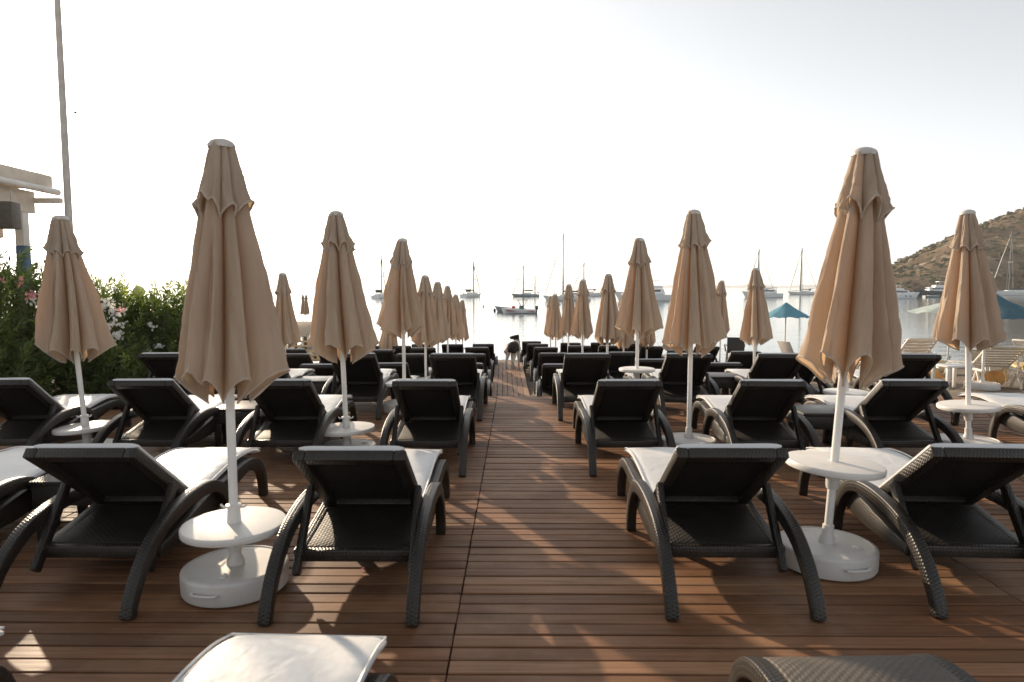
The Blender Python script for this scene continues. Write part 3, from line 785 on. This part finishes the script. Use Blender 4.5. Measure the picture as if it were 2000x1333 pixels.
m = MB(); zp = ground_z(-8.02, 12); m.tube([(0, 0, -.2), (0, 0, 3), (0, 0, 8.8 - zp)], [.072, .062, .042], 16)
lp = thing("tall_pole", "tall pale tapering steel pole rising out of the oleanders", "pole", (-8.02, 12, zp), 0); m.build("shaft", M_STEEL, lp)
m = MB(); m.lathe([(.05, 0), (.055, .03), (.03, .06), (.01, .07)], 12, (0, 0, 8.79 - zp)); m.build("cap", M_STEEL, lp)
bd = MB(); p = ray(142, 219, 20)
for sx in (-1, 1): bd.add([(0, -.07, 0), (0, .05, 0), (sx * .10, .03, .05), (sx * .17, -.05, .02), (sx * .09, -.04, .04)], [(0, 1, 2, 3, 4)])
bd.tube([(0, -.13, 0), (0, -.05, -.005), (0, .05, 0), (0, .09, .01)], [.006, .022, .02, .006], 6)
tag(bd.build("bird", M_BLACK, loc=p), "small dark bird in flight beside the tall pole", "bird")

# ------------------------------------------------------------------ straw parasols, fence, chairs on the sand
def straw(x, y, r, ztop, zrim, mat, label, pole=M_RESIN):
    z0 = ground_z(x, y); t = thing("straw_parasol", label, "parasol", (x, y, z0), 0, "open straw parasols")
    m = MB(); n = 48; vs = []; rn = random.Random(int(x * 10))
    rows = 8
    for j in range(rows + 1):
        q = j / rows
        for k in range(n):
            a = 2 * math.pi * k / n; rr = r * q * (1 + (.05 * rn.uniform(-1, 1) if j == rows else 0)) + .02
            z = ztop + (zrim - ztop) * (q ** .85) - z0 + .012 * rn.uniform(-1, 1) * (j > 0) + .035 * r * (abs(math.sin(4 * a)) - .5) * q
            if j == rows: z -= .05 * rn.random()
            vs.append((rr * math.cos(a), rr * math.sin(a), z))
    m.add(vs, [(j * n + k, j * n + (k + 1) % n, (j + 1) * n + (k + 1) % n, (j + 1) * n + k) for j in range(rows) for k in range(n)])
    m.build("straw_canopy", mat, t)
    m = MB(); m.tube([(0, 0, -.2), (0, 0, ztop - z0 - .02)], .022, 10); m.build("pole", pole, t)
    return t
p = ray(1534, 591, 23.0); straw(p[0], p[1], .74, p[2], ray(1534, 618, 23)[2], M_BTHATCH, "bright blue straw parasol standing alone at the water's edge")
p = ray(1938, 574, 17.0); straw(p[0], p[1], 1.08, p[2], ray(1938, 618, 17)[2], M_DTHATCH, "dark blue straw parasol right of the far right closed parasol")
p = ray(1853, 586, 19.0); straw(p[0], p[1], 1.02, p[2], ray(1853, 609, 19)[2], M_GTHATCH, "pale green straw parasol left behind the far right closed parasol")
p = ray(612, 655, 20.0); straw(p[0], p[1], .62, p[2], ray(612, 682, 20)[2], M_GREYTHATCH, "low grey straw parasol far behind the second left canopy")
p = ray(268, 570, 12.2); zg = ground_z(p[0], p[1])
t = thing("globe_lamp", "round grey globe of a garden lamp peeping over the light green oleander", "lamp", (p[0], p[1], zg), 0)
m = MB(); m.lathe([(0.105 * math.sin(q), p[2] - zg - .105 * math.cos(q)) for q in [0.02 + i * 3.1 / 14 for i in range(15)]], 24); m.build("globe", M_CAP, t)
m = MB(); m.tube([(0, 0, 0), (0, 0, p[2] - zg - .12)], .03, 10); m.build("post", M_STEEL, t)
fz = ground_z(-5.4, 19)
fe = thing("timber_fence", "low brown timber fence of posts and slats behind the left loungers", "fence", (-5.45, 18.2, fz), 0)
for k in range(6):
    m = MB(); m.box((-.62 + k * .26, 0, .40), (.07, .07, .9 + .12 * (k % 3 == 1))); m.build("post", M_DRIFT, fe, bevel=.006)
m = MB()
for k in range(6): m.box((0, -.045, .15 + k * .125), (1.45, .02, .05))
m.build("slats", M_TAN, fe, bevel=.003)

def white_lounger(x, y, rz, back, label, mat=None):
    z0 = ground_z(x, y); t = thing("beach_lounger", label, "beach lounger", (x, y, z0 + .005), rz, "white slatted beach loungers")
    mat = mat or M_RESIN
    for sx in (-1, 1):
        m = MB(); m.tube(cr([(sx * .30, 0, .30), (sx * .30, .6, .29), (sx * .30, 1.2, .31), (sx * .30, 1.55, .24)], 10), .024, 8); m.build("side_rail", mat, t)
        for yy in (.12, 1.25):
            m = MB(); m.tube([(sx * .30, yy + .16, .29), (sx * .30, yy, .0)], .022, 8); m.tube([(sx * .30, yy + .16, .29), (sx * .30, yy + .34, .0)], .022, 8); m.build("leg", mat, t)
    m = MB()
    for k in range(11): m.box((0, .62 + k * .085, .315), (.58, .055, .014))
    m.build("seat", mat, t, bevel=.003)
    b = R(back); m = MB(); M = Matrix(((1, 0, 0), (0, -math.cos(b), math.sin(b)), (0, math.sin(b), math.cos(b))))
    for k in range(8):
        u = .06 + k * .085; m.box((0, .58 - u * math.cos(b), .31 + u * math.sin(b)), (.52, .062, .014), M)
    for sx in (-1, 1): m.tube([(sx * .28, .58, .31), (sx * .28, .58 - .72 * math.cos(b), .31 + .72 * math.sin(b))], .022, 8)
    m.tube([(-.28, .58 - .72 * math.cos(b), .31 + .72 * math.sin(b)), (.28, .58 - .72 * math.cos(b), .31 + .72 * math.sin(b))], .022, 8)
    m.build("backrest", mat, t, bevel=.003)
    m = MB()
    for sx in (-1, 1): m.tube([(sx * .26, .58 - .45 * math.cos(b), .31 + .45 * math.sin(b)), (sx * .26, .16, .29)], .015, 6)
    m.build("prop_strut", mat, t)
    return t
white_lounger(7.50, 12.2, 4, 46, "white slatted lounger with raised back just past the dark third row lounger at right")
white_lounger(8.02, 10.9, -12, 34, "white slatted lounger right of the far right parasol pole, back half raised")
white_lounger(11.5, 19.3, -58, 40, "white slatted lounger at the waterline, farthest of the white ones")
white_lounger(11.15, 14.6, -62, 42, "white slatted lounger with raised back at the right edge, farther row")
white_lounger(10.0, 14.2, -40, 24, "white slatted lounger lying nearly flat between the far right parasol and the right edge")
white_lounger(8.55, 10.5, -20, 30, "cream slatted lounger cut off by the right edge", M_TAN)
t = thing("beach_table", "low white plastic table among the white loungers", "table", (7.30, 11.15, ground_z(7.3, 11.15)), 8)
m = MB(); m.box((0, 0, .40), (.50, .42, .03)); m.build("table_top", M_WPLASTIC, t, bevel=.008)
for sx in (-1, 1):
    for sy in (-1, 1): m = MB(); m.box((sx * .20, sy * .16, .19), (.05, .05, .40), taper=.8); m.build("leg", M_WPLASTIC, t, bevel=.004)
def roll(x, y, rz, mat, label, r=.13, L=.6):
    m = MB(); m.tube(cr([(-L / 2, 0, r), (0, 0, r), (L / 2, 0, r)], 5), r, 18)
    for s in (-1, 1):
        for q in (.03, .06, .09): m.tube([(s * (L / 2 + .004), q * math.cos(a * .52), r + q * math.sin(a * .52)) for a in range(12)], .008, 5, closed=True)
    o = m.build("rolled_mattress", mat, loc=(x, y, ground_z(x, y))); o.rotation_euler = (0, 0, R(rz)); tag(o, label, "mattress", "rolled beach mattresses")
roll(7.28, 11.9, 10, M_ORANGE, "orange rolled mattress on the sand behind the low white table")
roll(7.75, 12.9, -15, M_TAN, "tan rolled mattress behind the white lounger next to the deck", .15, .7)
roll(8.25, 11.6, 30, M_ORANGE, "orange rolled mattress right of the thin parasol pole", .14, .55)
roll(9.9, 15.7, 40, M_TAN, "tan rolled mattress near the waterline among white loungers", .16, .7)
p = ray(1434, 703, 20.2); gz = ground_z(p[0], p[1])
t = thing("garden_armchair", "brown woven armchair on the beach seen from behind", "chair", (p[0], p[1], gz), -14)
m = MB(); m.box((0, .02, .43), (.48, .46, .04)); m.build("seat", M_RATTAN, t, bevel=.008)
m = MB(); m.box((0, -.24, .66), (.50, .035, .46), Matrix.Rotation(R(-8), 3, 'X')); m.build("backrest", M_RATTAN, t, bevel=.01)
for sx in (-1, 1):
    for yy in (-.22, .22): m = MB(); m.tube([(sx * .225, yy, .42), (sx * .25, yy * 1.15, 0)], [.02, .014], 8); m.build("leg", M_RATTAN, t)
    m = MB(); m.tube([(sx * .26, .22, .42), (sx * .29, .22, .64), (sx * .28, -.02, .66), (sx * .25, -.25, .64)], .02, 8); m.build("armrest", M_RATTAN, t)
p = ray(1553, 690, 19.0); t = thing("deck_chair", "grey mesh folding beach chair beside the blue straw parasol's pole", "chair", (p[0], p[1], ground_z(p[0], p[1])), -70)
m = MB(); m.box((0, .0, .28), (.46, .42, .015)); m.build("seat", M_STEEL, t, bevel=.003)
m = MB(); m.box((0, -.34, .52), (.46, .015, .58), Matrix.Rotation(R(28), 3, 'X')); m.build("backrest", M_STEEL, t, bevel=.003)
for sx in (-1, 1):
    m = MB(); m.tube([(sx * .24, .24, 0), (sx * .24, -.20, .28), (sx * .24, -.47, .78)], .014, 6); m.build("frame", M_WPLASTIC, t)
    m = MB(); m.tube([(sx * .24, -.24, 0), (sx * .24, .22, .29)], .014, 6); m.build("leg", M_WPLASTIC, t)

# ------------------------------------------------------------------ boats
def hull_mb(L, B, Hf, Ha, ptd=1.0, n=22, draft=.25):
    """Hull along X, bow at +L/2; Hf freeboard at the bow, Ha at the stern."""
    m = MB(); vs = []
    for i in range(n):
        s = i / (n - 1); x = L / 2 - L * s
        wv = B / 2 * min(1, (1 - (1 - min(1, s / .62)) ** 2.1)) * (1 - .12 * max(0, s - .7) / .3) + .02
        sh = Ha + (Hf - Ha) * (1 - s) ** 1.8
        rake = .10 * L * (1 - s) ** 3 * ptd
        for q, zz in ((1.0, sh), (.97, sh * .55), (.86, .05), (.45, -draft * .7), (0, -draft)):
            vs.append((x + rake * (zz / max(sh, .01) - .5 if zz > 0 else -.5), wv * q, zz))
        for q, zz in ((.45, -draft * .7), (.86, .05), (.97, sh * .55), (1.0, sh)):
            vs.append((x + rake * (zz / max(sh, .01) - .5 if zz > 0 else -.5), -wv * q, zz))
    fs = [(i * 9 + k, i * 9 + k + 1, (i + 1) * 9 + k + 1, (i + 1) * 9 + k) for i in range(n - 1) for k in range(8)]
    fs += [(i * 9 + 8, i * 9, (i + 1) * 9, (i + 1) * 9 + 8) for i in range(n - 1)]
    fs += [tuple(range(9)), tuple((n - 1) * 9 + k for k in range(8, -1, -1))]
    m.add(vs, fs); return m
def boat_root(name, label, px, py, rz, group="boats anchored in the bay", Y=None):
    """Waterline foot at photo pixel (px, py) meets the sea surface."""
    T = math.atan(104.5 / 1300); tb = math.tan(math.atan((py - 666.5) / 1300) + T); Yd = (1.5 - SEA) / tb if Y is None else Y
    return thing(name, label, "boat", ((px - 1009) / 1300 * Yd, Yd, SEA), rz, group), Yd
def sailboat(label, px, py, rz, L, mast, hullm=None, mizzen=0, tw=1.0, Y=None, furl=True):
    t, Yd = boat_root("sailboat", label, px, py, rz, Y=Y); B = L * .30; w0 = max(.09, Yd * .00105) * tw
    h = hull_mb(L, B, L * .115, L * .085).build("hull", hullm or M_HULL, t, angle=80)
    m = MB(); m.box((-.02 * L, 0, L * .085 + .22), (L * .36, B * .5, .5), taper=1.15); m.box((-.33 * L, 0, L * .085 + .12), (L * .18, B * .6, .3)); c = m.build("cabin", M_HULL, t, bevel=.12)
    m = MB()
    for sy in (-1, 1): m.box((.0, sy * (B * .25 + .01), L * .085 + .27), (L * .26, .03, .17))
    m.build("windows", M_GLASS, c)
    mx = .10 * L
    m = MB(); m.tube([(mx, 0, L * .08), (mx, 0, mast)], [w0, w0 * .75], 8); ma = m.build("mast", M_MAST, t)
    m = MB(); m.bar((mx - .5, 0, mast * .45), (mx + .5, 0, mast * .45), .05, .05); m.tube([(mx, -B * .35, mast * .5), (mx, B * .35, mast * .5)], w0 * .4, 6); m.build("spreader", M_MAST, ma)
    m = MB(); m.tube([(mx, 0, L * .085 + 1.15), (mx - L * .36, 0, L * .085 + 1.1)], .16, 8); m.build("boom", M_NAVY, t)
    wr = MB(); k = w0 * .28
    wr.tube([(mx, 0, mast * .98), (-L * .49, 0, L * .1)], k, 4)
    for sy in (-1, 1): wr.tube([(mx, 0, mast * .96), (mx - .2, sy * B * .47, L * .09)], k, 4)
    wr.build("rigging", M_MAST, t)
    m = MB(); m.tube([(mx, 0, mast * .96), (mx + (.49 * L - mx) * .5, 0, mast * .53), (.49 * L, 0, L * .13)], [k, w0 * .75 if furl else k, k * 1.5], 6); m.build("forestay", M_MAST, t)
    m = MB()
    rl = [(L * .47, 0, L * .115 + .6)] + [(L * .47 - L * .94 * s, sy * 0, 0) for s in () for sy in ()]
    for sy in (-1, 1):
        pts = [(L * .48, 0, L * .115 + .55), (L * .30, sy * B * .32, L * .1 + .55), (0, sy * B * .46, L * .09 + .55), (-L * .47, sy * B * .42, L * .085 + .6)]
        m.tube(pts, k * .8, 4)
        for q in pts: m.tube([q, (q[0], q[1], q[2] - .58)], k * .8, 4)
    m.build("railing", M_MAST, t)
    if mizzen:
        m = MB(); m.tube([(-L * .34, 0, L * .08), (-L * .34, 0, mizzen)], w0 * .7, 8); m.build("mizzen_mast", M_MAST, t)
        m = MB(); m.box((-L * .16, 0, L * .085 + 1.35), (L * .30, B * .7, .10)); m.box((-L * .46, 0, L * .085 + .7), (L * .14, B * .5, .12)); m.box((-L * .45, 0, L * .085 + 2.0), (L * .30, B * .5, .08)); m.build("awning", M_NAVY, t, bevel=.03)
    else:
        m = MB(); m.box((-L * .28, 0, L * .085 + 1.35), (L * .16, B * .7, .14)); m.box((-L * .22, 0, L * .085 + 1.0), (.06, B * .6, .6)); m.build("sprayhood", M_NAVY, t, bevel=.05)
    return t
sailboat("small sailing yacht seen end on, alone left of the ketch", 922, 580.5, 62, 9.5, 10.4)
sailboat("two masted ketch with dark awning, in the middle of the bay", 1027, 580, 186 - 6, 8.0, 9.4, M_GHULL, mizzen=6.3)
sailboat("largest sailing yacht with a furled jib, its tall mast above the right group of parasols", 1108, 587.5, 176, 9.6, 14.2, None)
sailboat("distant sailing yacht whose stern shows between two right hand canopies", 1146, 579, 180, 10.5, 10.8)
sailboat("sailing yacht with a thin mast behind the sport cruiser", 1483, 576, 184, 11, 17.5)
sailboat("grey sailing yacht on the horizon right of the blue straw parasol", 1566, 576, 178, 11.0, 17.8)
sailboat("white sailing catamaran below the hill at the right edge", 1972, 577, 172, 15.5, 23.5, Y=240)
sailboat("far yacht whose mast tip shows above the third left parasol", 784, 585, 90, 10, 12.9, Y=150)
sailboat("far yacht with a thin mast between second and third left parasols", 744, 583, 84, 9, 11.2, Y=170)
def motor_yacht(label, px, py, rz, L, dark=False, fly=True, Y=None):
    t, Yd = boat_root("motor_yacht", label, px, py, rz, Y=Y); B = L * .28
    hull_mb(L, B, L * .17, L * .11).build("hull", M_DHULL if dark else M_HULL, t, angle=80)
    z = L * .12
    m = MB(); m.box((-.06 * L, 0, z + L * .045), (L * .52, B * .74, L * .10), taper=1.12); s = m.build("cabin", M_HULL, t, bevel=L * .02)
    m = MB()
    for sy in (-1, 1): m.box((-.06 * L, sy * (B * .385), z + L * .055), (L * .40, .05, L * .04))
    m.box((.212 * L, 0, z + L * .055), (.05, B * .6, L * .04)); m.build("windows", M_GLASS, s)
    m = MB()
    for k in range(4):
        for sy in (-1, 1): m.box((L * (.22 - .13 * k), sy * B * .46, L * .065), (L * .045, .06, L * .022))
    m.build("portholes", M_GLASS, t)
    if fly:
        m = MB(); m.box((-.12 * L, 0, z + L * .125), (L * .34, B * .66, L * .05), taper=1.15); m.build("flybridge", M_HULL, t, bevel=L * .012)
        m = MB(); m.box((-.14 * L, 0, z + L * .235), (L * .24, B * .6, L * .014))
        for sx in (-.04, -.24):
            for sy in (-1, 1): m.bar((sx * L, sy * B * .26, z + L * .145), (sx * L, sy * B * .26, z + L * .232), .05, .05)
        m.build("hardtop", M_HULL, t, bevel=.02)
    else:
        m = MB(); m.box((-.22 * L, 0, z + L * .135), (L * .26, B * .66, L * .014))
        for sx in (-.12, -.34):
            for sy in (-1, 1): m.bar((sx * L, sy * B * .28, z + L * .03), (sx * L, sy * B * .28, z + L * .132), .05, .05)
        m.build("sun_top", M_NAVY, t, bevel=.02)
    m = MB()
    for sy in (-1, 1):
        pts = [(L * .47, 0, L * .17 + L * .05), (L * .28, sy * B * .34, L * .15 + L * .045), (0, sy * B * .48, L * .125 + L * .04)]
        m.tube(pts, .03, 4)
        for q in pts: m.tube([q, (q[0], q[1], q[2] - L * .05)], .025, 4)
    m.build("railing", M_MAST, t); return t
motor_yacht("big white motor yacht with flybridge between two right canopies", 1258, 588, 180, 11.6)
motor_yacht("sport cruiser with dark hull side left of the blue straw parasol", 1487, 581.5, 178, 10.3, fly=False)
motor_yacht("white motor yacht below the hill, just right of the big sunlit canopy", 1752, 583.5, 4, 9.5)
motor_yacht("dark hulled motor yacht below the hill, left of the far right parasol", 1822, 577, 176, 13.0, dark=True, Y=215)
t, Yd = boat_root("speedboat", "white speedboat with red stripe, black outboard engine and small sun top", 1014, 612, 178)
hull_mb(3.6, 1.5, .58, .42, draft=.12).build("hull", M_HULL, t, angle=80)
m = MB()
for sy in (-1, 1): m.add([(1.45, sy * .36, .36), (.6, sy * .74, .30), (-1.6, sy * .70, .24), (-1.6, sy * .71, .14), (.6, sy * .735, .18), (1.35, sy * .38, .24)], [(0, 1, 2, 3, 4, 5)])
m.build("red_stripe", M_RED, t, smooth=False)
m = MB(); m.box((-.25, 0, .60), (.45, .5, .40), taper=1.2); m.box((-.05, 0, .86), (.03, .5, .22), Matrix.Rotation(R(20), 3, 'Y')); m.build("console", M_MAST, t, bevel=.04)
m = MB(); m.box((.62, 0, .64), (.34, .5, .26)); m.build("red_seat", M_RED, t, bevel=.05)
m = MB(); m.box((-.35, 0, 1.42), (1.15, 1.0, .05)); m.build("sun_top", M_DRIFT, t, bevel=.02)
m = MB()
for sx in (-.85, .12):
    for sy in (-1, 1): m.tube([(-.35, sy * .6, .45), (sx, sy * .48, 1.40)], .018, 5)
m.build("top_frame", M_MAST, t)
m = MB(); m.box((-1.88, 0, .58), (.32, .30, .42)); m.box((-1.86, 0, .18), (.16, .12, .6)); m.build("outboard_engine", M_BLACK, t, bevel=.06)
t, Yd = boat_root("dinghy", "dark bowed open boat moored just behind the red and white speedboat", 998, 609, 180, Y=76)
hull_mb(3.4, 1.4, .66, .40, draft=.1).build("hull", M_GHULL, t, angle=80)
m = MB()
for sx in (-.6, .3): m.box((sx, 0, .42), (.25, 1.15, .05))
m.build("thwarts", M_DRIFT, t)
t, Yd = boat_root("dinghy", "small grey tender below the hill, left of the far right parasol", 1814, 581.5, 0)
hull_mb(4.2, 1.7, .7, .55, draft=.1).build("hull", M_GHULL, t, angle=80)
m = MB()
for sx in (-.8, .3): m.box((sx, 0, .56), (.3, 1.4, .06))
m.build("thwarts", M_HULL, t)
for px, py, r, mat, lab in ((944, 597, .16, M_WPLASTIC, "pale round mooring buoy left of the speedboat"), (966, 605, .17, M_BLACK, "dark round mooring buoy at the speedboat's bow"), (1751, 625, .16, M_DHULL, "dark round mooring buoy at the big right canopy's edge")):
    t, Yd = boat_root("mooring_buoy", lab, px, py + 3, 0, "mooring buoys"); t["category"] = "buoy"
    m = MB(); m.lathe([(r * math.sin(a), .12 - r * math.cos(a)) for a in [0.05 + i * 3.04 / 10 for i in range(11)]], 16); m.tube([(0, 0, .12 + r), (0, 0, .16 + r)], .03, 8); m.build("float", mat, t)

# ------------------------------------------------------------------ hill
def make_hill():
    n = N("dry_scrub_hill"); v = n.coord("Object")
    a = n.noise(v, .035, 8, .62); b = n.noise(v, .16, 6, .6); c = n.noise(v, .09, 5, .55)
    col = n.ramp(a, [(0.32, (0.070, 0.046, 0.028)), (0.5, (0.150, 0.102, 0.062)), (0.68, (0.235, 0.175, 0.115))])
    col = n.mix(n.ramp(b, [(0.53, (0, 0, 0)), (0.60, (1, 1, 1))]), col, (0.055, 0.060, 0.030))
    col = n.mix(n.ramp(c, [(0.63, (0, 0, 0)), (0.68, (1, 1, 1))]), col, (0.36, 0.29, 0.22))
    n.set(col, .95, .1); n.bump(n.math('ADD', b, a), 1.0, 3.0); return n.m
ridge = [(120, -4), (196, -4), (214, 1.5), (232, 9), (249, 17), (264, 25), (282, 33.5), (302, 42.5), (322, 49), (345, 55.5), (380, 66), (440, 82), (520, 96), (640, 100), (800, 80)]
def ridge_h(x):
    for (a, p), (b, q) in zip(ridge, ridge[1:]):
        if a <= x <= b: return p + (q - p) * (x - a) / (b - a)
    return -3 if x < 120 else 80
hm = MB(); hv = []; NX, NY = 190, 70
for j in range(NY):
    for i in range(NX):
        x = 130 + i * (620 / (NX - 1)); q = j / (NY - 1); y = 340 + q * 330
        prof = math.sin(min(1, q / .36) * math.pi / 2) ** 1.05 if q < .36 else math.cos((q - .36) / .64 * math.pi / 2) ** .8
        hgt = ridge_h(x * 440 / y)
        z = SEA - 1.0 + (hgt + 2.0) * prof - (1.5 if hgt < 0 else 0)
        z += (noise.fractal((x * .02, y * .02, 3), 1.0, 2.0, 5) * 3.6 + abs(noise.noise((x * .09, y * .09, 1))) * 2.6) * min(1, max(0, hgt / 14)) * min(1, prof * 3)
        hv.append((x, y, z))
hm.add(hv, [(j * NX + i, j * NX + i + 1, (j + 1) * NX + i + 1, (j + 1) * NX + i) for j in range(NY - 1) for i in range(NX - 1)])
structure(hm.build("rocky_hill", make_hill(), smooth=True))
# boulders along the ridge and dark scrub bushes scattered over the slope: too many to count
def hill_z(x, y):
    i = min(NX - 2, max(0, int((x - 130) / (620 / (NX - 1))))); j = min(NY - 2, max(0, int((y - 340) / 330 * (NY - 1))))
    return hv[j * NX + i][2]
rb = random.Random(8); rk = MB(); bs = MB()
ico = bmesh.new(); bmesh.ops.create_icosphere(ico, subdivisions=2, radius=1); IV = [v.co.copy() for v in ico.verts]; IF = [tuple(v.index for v in f.verts) for f in ico.faces]; ico.free()
def blob(m, c, s, sq, sd, amp):
    m.add([Vector(c) + Vector((v.x, v.y, v.z * sq)) * s * (1 + amp * noise.noise(v * 1.7 + Vector((sd, 0, 0)))) for v in IV], IF, tone=rb.random())
for k in range(150):
    x = rb.uniform(225, 440); y = rb.gauss(446, 16) if k % 2 else rb.uniform(370, 450); z = hill_z(x, y)
    if z < 3: continue
    blob(rk, (x, y, z + .2), rb.uniform(.7, 2.4), rb.uniform(.5, .9), k, .6)
for k in range(1900):
    x = rb.uniform(200, 460); y = rb.uniform(345, 470); z = hill_z(x, y)
    if z < 0: continue
    blob(bs, (x, y, z + .2), rb.uniform(.5, 1.9), rb.uniform(.55, .8), k, .7)
o = rk.build("hillside_rocks", simple("pale_rock", (0.20, 0.165, 0.13), (0.33, 0.28, 0.225), .95, .1, .6, .5), smooth=False); o["kind"] = "stuff"
o = bs.build("hillside_scrub", simple("dark_scrub", (0.035, 0.038, 0.020), (0.085, 0.080, 0.042), .95, .1, .5, .5), smooth=False); o["kind"] = "stuff"
# low far coast on the horizon
fc = MB(); pv2 = []
for i in range(90):
    x = 900 + i * 24; h = 14 + 26 * max(0, noise.noise((i * .11, 2, 0)) + .25) * smooth(0, 25, i)
    pv2 += [(x, 5200, -4), (x, 5260, h), (x, 5500, -4)]
fc.add(pv2, [(3 * i + k, 3 * i + k + 1, 3 * i + k + 4, 3 * i + k + 3) for i in range(89) for k in (0, 1)])
structure(fc.build("far_coast_hills", M_GHULL))  # blue-grey colour stands in for haze over the distant land

# ------------------------------------------------------------------ hazy air over the bay
hz = MB(); hz.box((0, 7750, 56), (29000, 17500, 130)); ho = link("haze", hz.mesh("haze", None, smooth=False)); ho["kind"] = "stuff"
hmat = bpy.data.materials.new("haze_air"); hmat.use_nodes = True; ht = hmat.node_tree; ht.nodes.clear()
vo = ht.nodes.new("ShaderNodeVolumePrincipled"); ou = ht.nodes.new("ShaderNodeOutputMaterial")
vo.inputs["Color"].default_value = (.97, .97, .97, 1); vo.inputs["Density"].default_value = 0.00016; vo.inputs["Anisotropy"].default_value = 0.3
ht.links.new(vo.outputs[0], ou.inputs["Volume"]); ho.data.materials.append(hmat)

# ------------------------------------------------------------------ dog
def make_dog():
    p = ray(998, 717, 15.9); hd = R(74)
    t = thing("dog", "black and white dog standing on the lower boardwalk, head turned left", "dog", (-0.145, 15.75, -0.423), 0)
    V = []; E = []; RD = []
    def node(u, v, wz, r, par=None):
        V.append((u, v, wz)); RD.append(r)
        if par is not None: E.append((par, len(V) - 1))
        return len(V) - 1
    pel = node(0, 0, .50, .088); sp1 = node(.13, 0, .515, .098, pel); sp2 = node(.27, 0, .505, .112, sp1); ch = node(.42, 0, .495, .125, sp2)
    nb = node(.52, 0, .565, .080, ch); nm = node(.565, .012, .645, .060, nb); hd0 = node(.575, .02, .715, .072, nm); hd1 = node(.585, .075, .718, .066, hd0)
    mz = node(.582, .145, .692, .038, hd1); nz = node(.580, .195, .684, .026, mz)
    for s in (-1, 1):
        e1 = node(.612 if s > 0 else .545, .055, .715, .022, hd1); e2 = node(.640 if s > 0 else .520, .06, .675, .020, e1); node(.645 if s > 0 else .515, .065, .64, .012, e2)
        hp = node(-.02, s * .070, .43, .068, pel); kn = node(.065, s * .085, .315, .046, hp); hk = node(-.085, s * .085, .175, .024, kn); pw = node(-.055, s * .085, .03, .022, hk); node(.0, s * .085, .018, .018, pw)
        sh = node(.43, s * .075, .41, .056, ch); el = node(.40, s * .080, .295, .036, sh); wr = node(.425, s * .080, .145, .023, el); pf = node(.425, s * .080, .03, .022, wr); node(.475, s * .08, .018, .018, pf)
    t1 = node(-.09, 0, .50, .026, pel); t2 = node(-.15, .01, .42, .018, t1); node(-.175, .015, .32, .009, t2)
    me = bpy.data.meshes.new("dog_skeleton"); me.from_pydata(V, E, []); o = bpy.data.objects.new("dog_skeleton", me); COL.objects.link(o)
    sk = o.modifiers.new("skin", 'SKIN'); sk.use_smooth_shade = True
    for i, sv in enumerate(me.skin_vertices[0].data): sv.radius = (RD[i] * 1.2, RD[i] * 1.2); sv.use_root = (i == 0)
    su = o.modifiers.new("sub", 'SUBSURF'); su.levels = 2; su.render_levels = 2
    dg = bpy.context.evaluated_depsgraph_get(); body = bpy.data.meshes.new_from_object(o.evaluated_get(dg))
    bpy.data.objects.remove(o)
    at = body.attributes.new("tone", 'FLOAT', 'POINT')
    val = []
    for v in body.vertices:
        c = v.co; q = .0
        if c.z > .625 and c.x > .44: q = 1.0
        if c.z > .385 + .02 * math.sin(c.x * 25) and c.y < .05 and c.x < .30: q = 1.0
        if c.x > .40 and c.y < .02 and .36 < c.z < .60: q = 1.0
        val.append(q)
    at.data.foreach_set("value", val)
    n = N("dog_coat"); n.set(n.mix(n.ramp(n.math('ADD', n.attr(), n.math('MULTIPLY', n.math('SUBTRACT', n.noise(n.coord(), 30, 3), .5), .5)), [(.42, (0, 0, 0)), (.58, (1, 1, 1))]), (0.52, 0.46, 0.40), (0.016, 0.012, 0.010)), .75, .25)
    body.materials.clear(); body.materials.append(n.m)
    b = link("body", body, t)
    m = MB(); cx = Vector((.545, .005, .607)); ax = Vector((.35, .1, .75)).normalized(); a = ax.orthogonal().normalized(); bb = ax.cross(a)
    m.tube([cx + (a * math.cos(q * .4488) + bb * math.sin(q * .4488)) * .078 for q in range(14)], .012, 8, closed=True); m.build("collar", M_WPLASTIC, t)
    m = MB()
    for s in (-1, 1): m.lathe([(.002, -.009), (.007, -.006), (.009, 0), (.007, .006), (.002, .009)], 10, (.583 + s * .036, .128, .722))
    m.build("eyes", M_BLACK, t)
    t.rotation_euler = (0, 0, hd)
    return t
make_dog()
# fallen petal on the boards, front left
m = MB(); m.add([(0, 0, .004), (.02, .006, .010), (.028, .02, .006), (.008, .022, .012)], [(0, 1, 2, 3)], tone=.9)
tag(m.build("fallen_petal", M_PPETAL, loc=(-.83, 3.42, .002), smooth=False), "pink petal lying on the boards beneath the left aisle lounger", "petal")
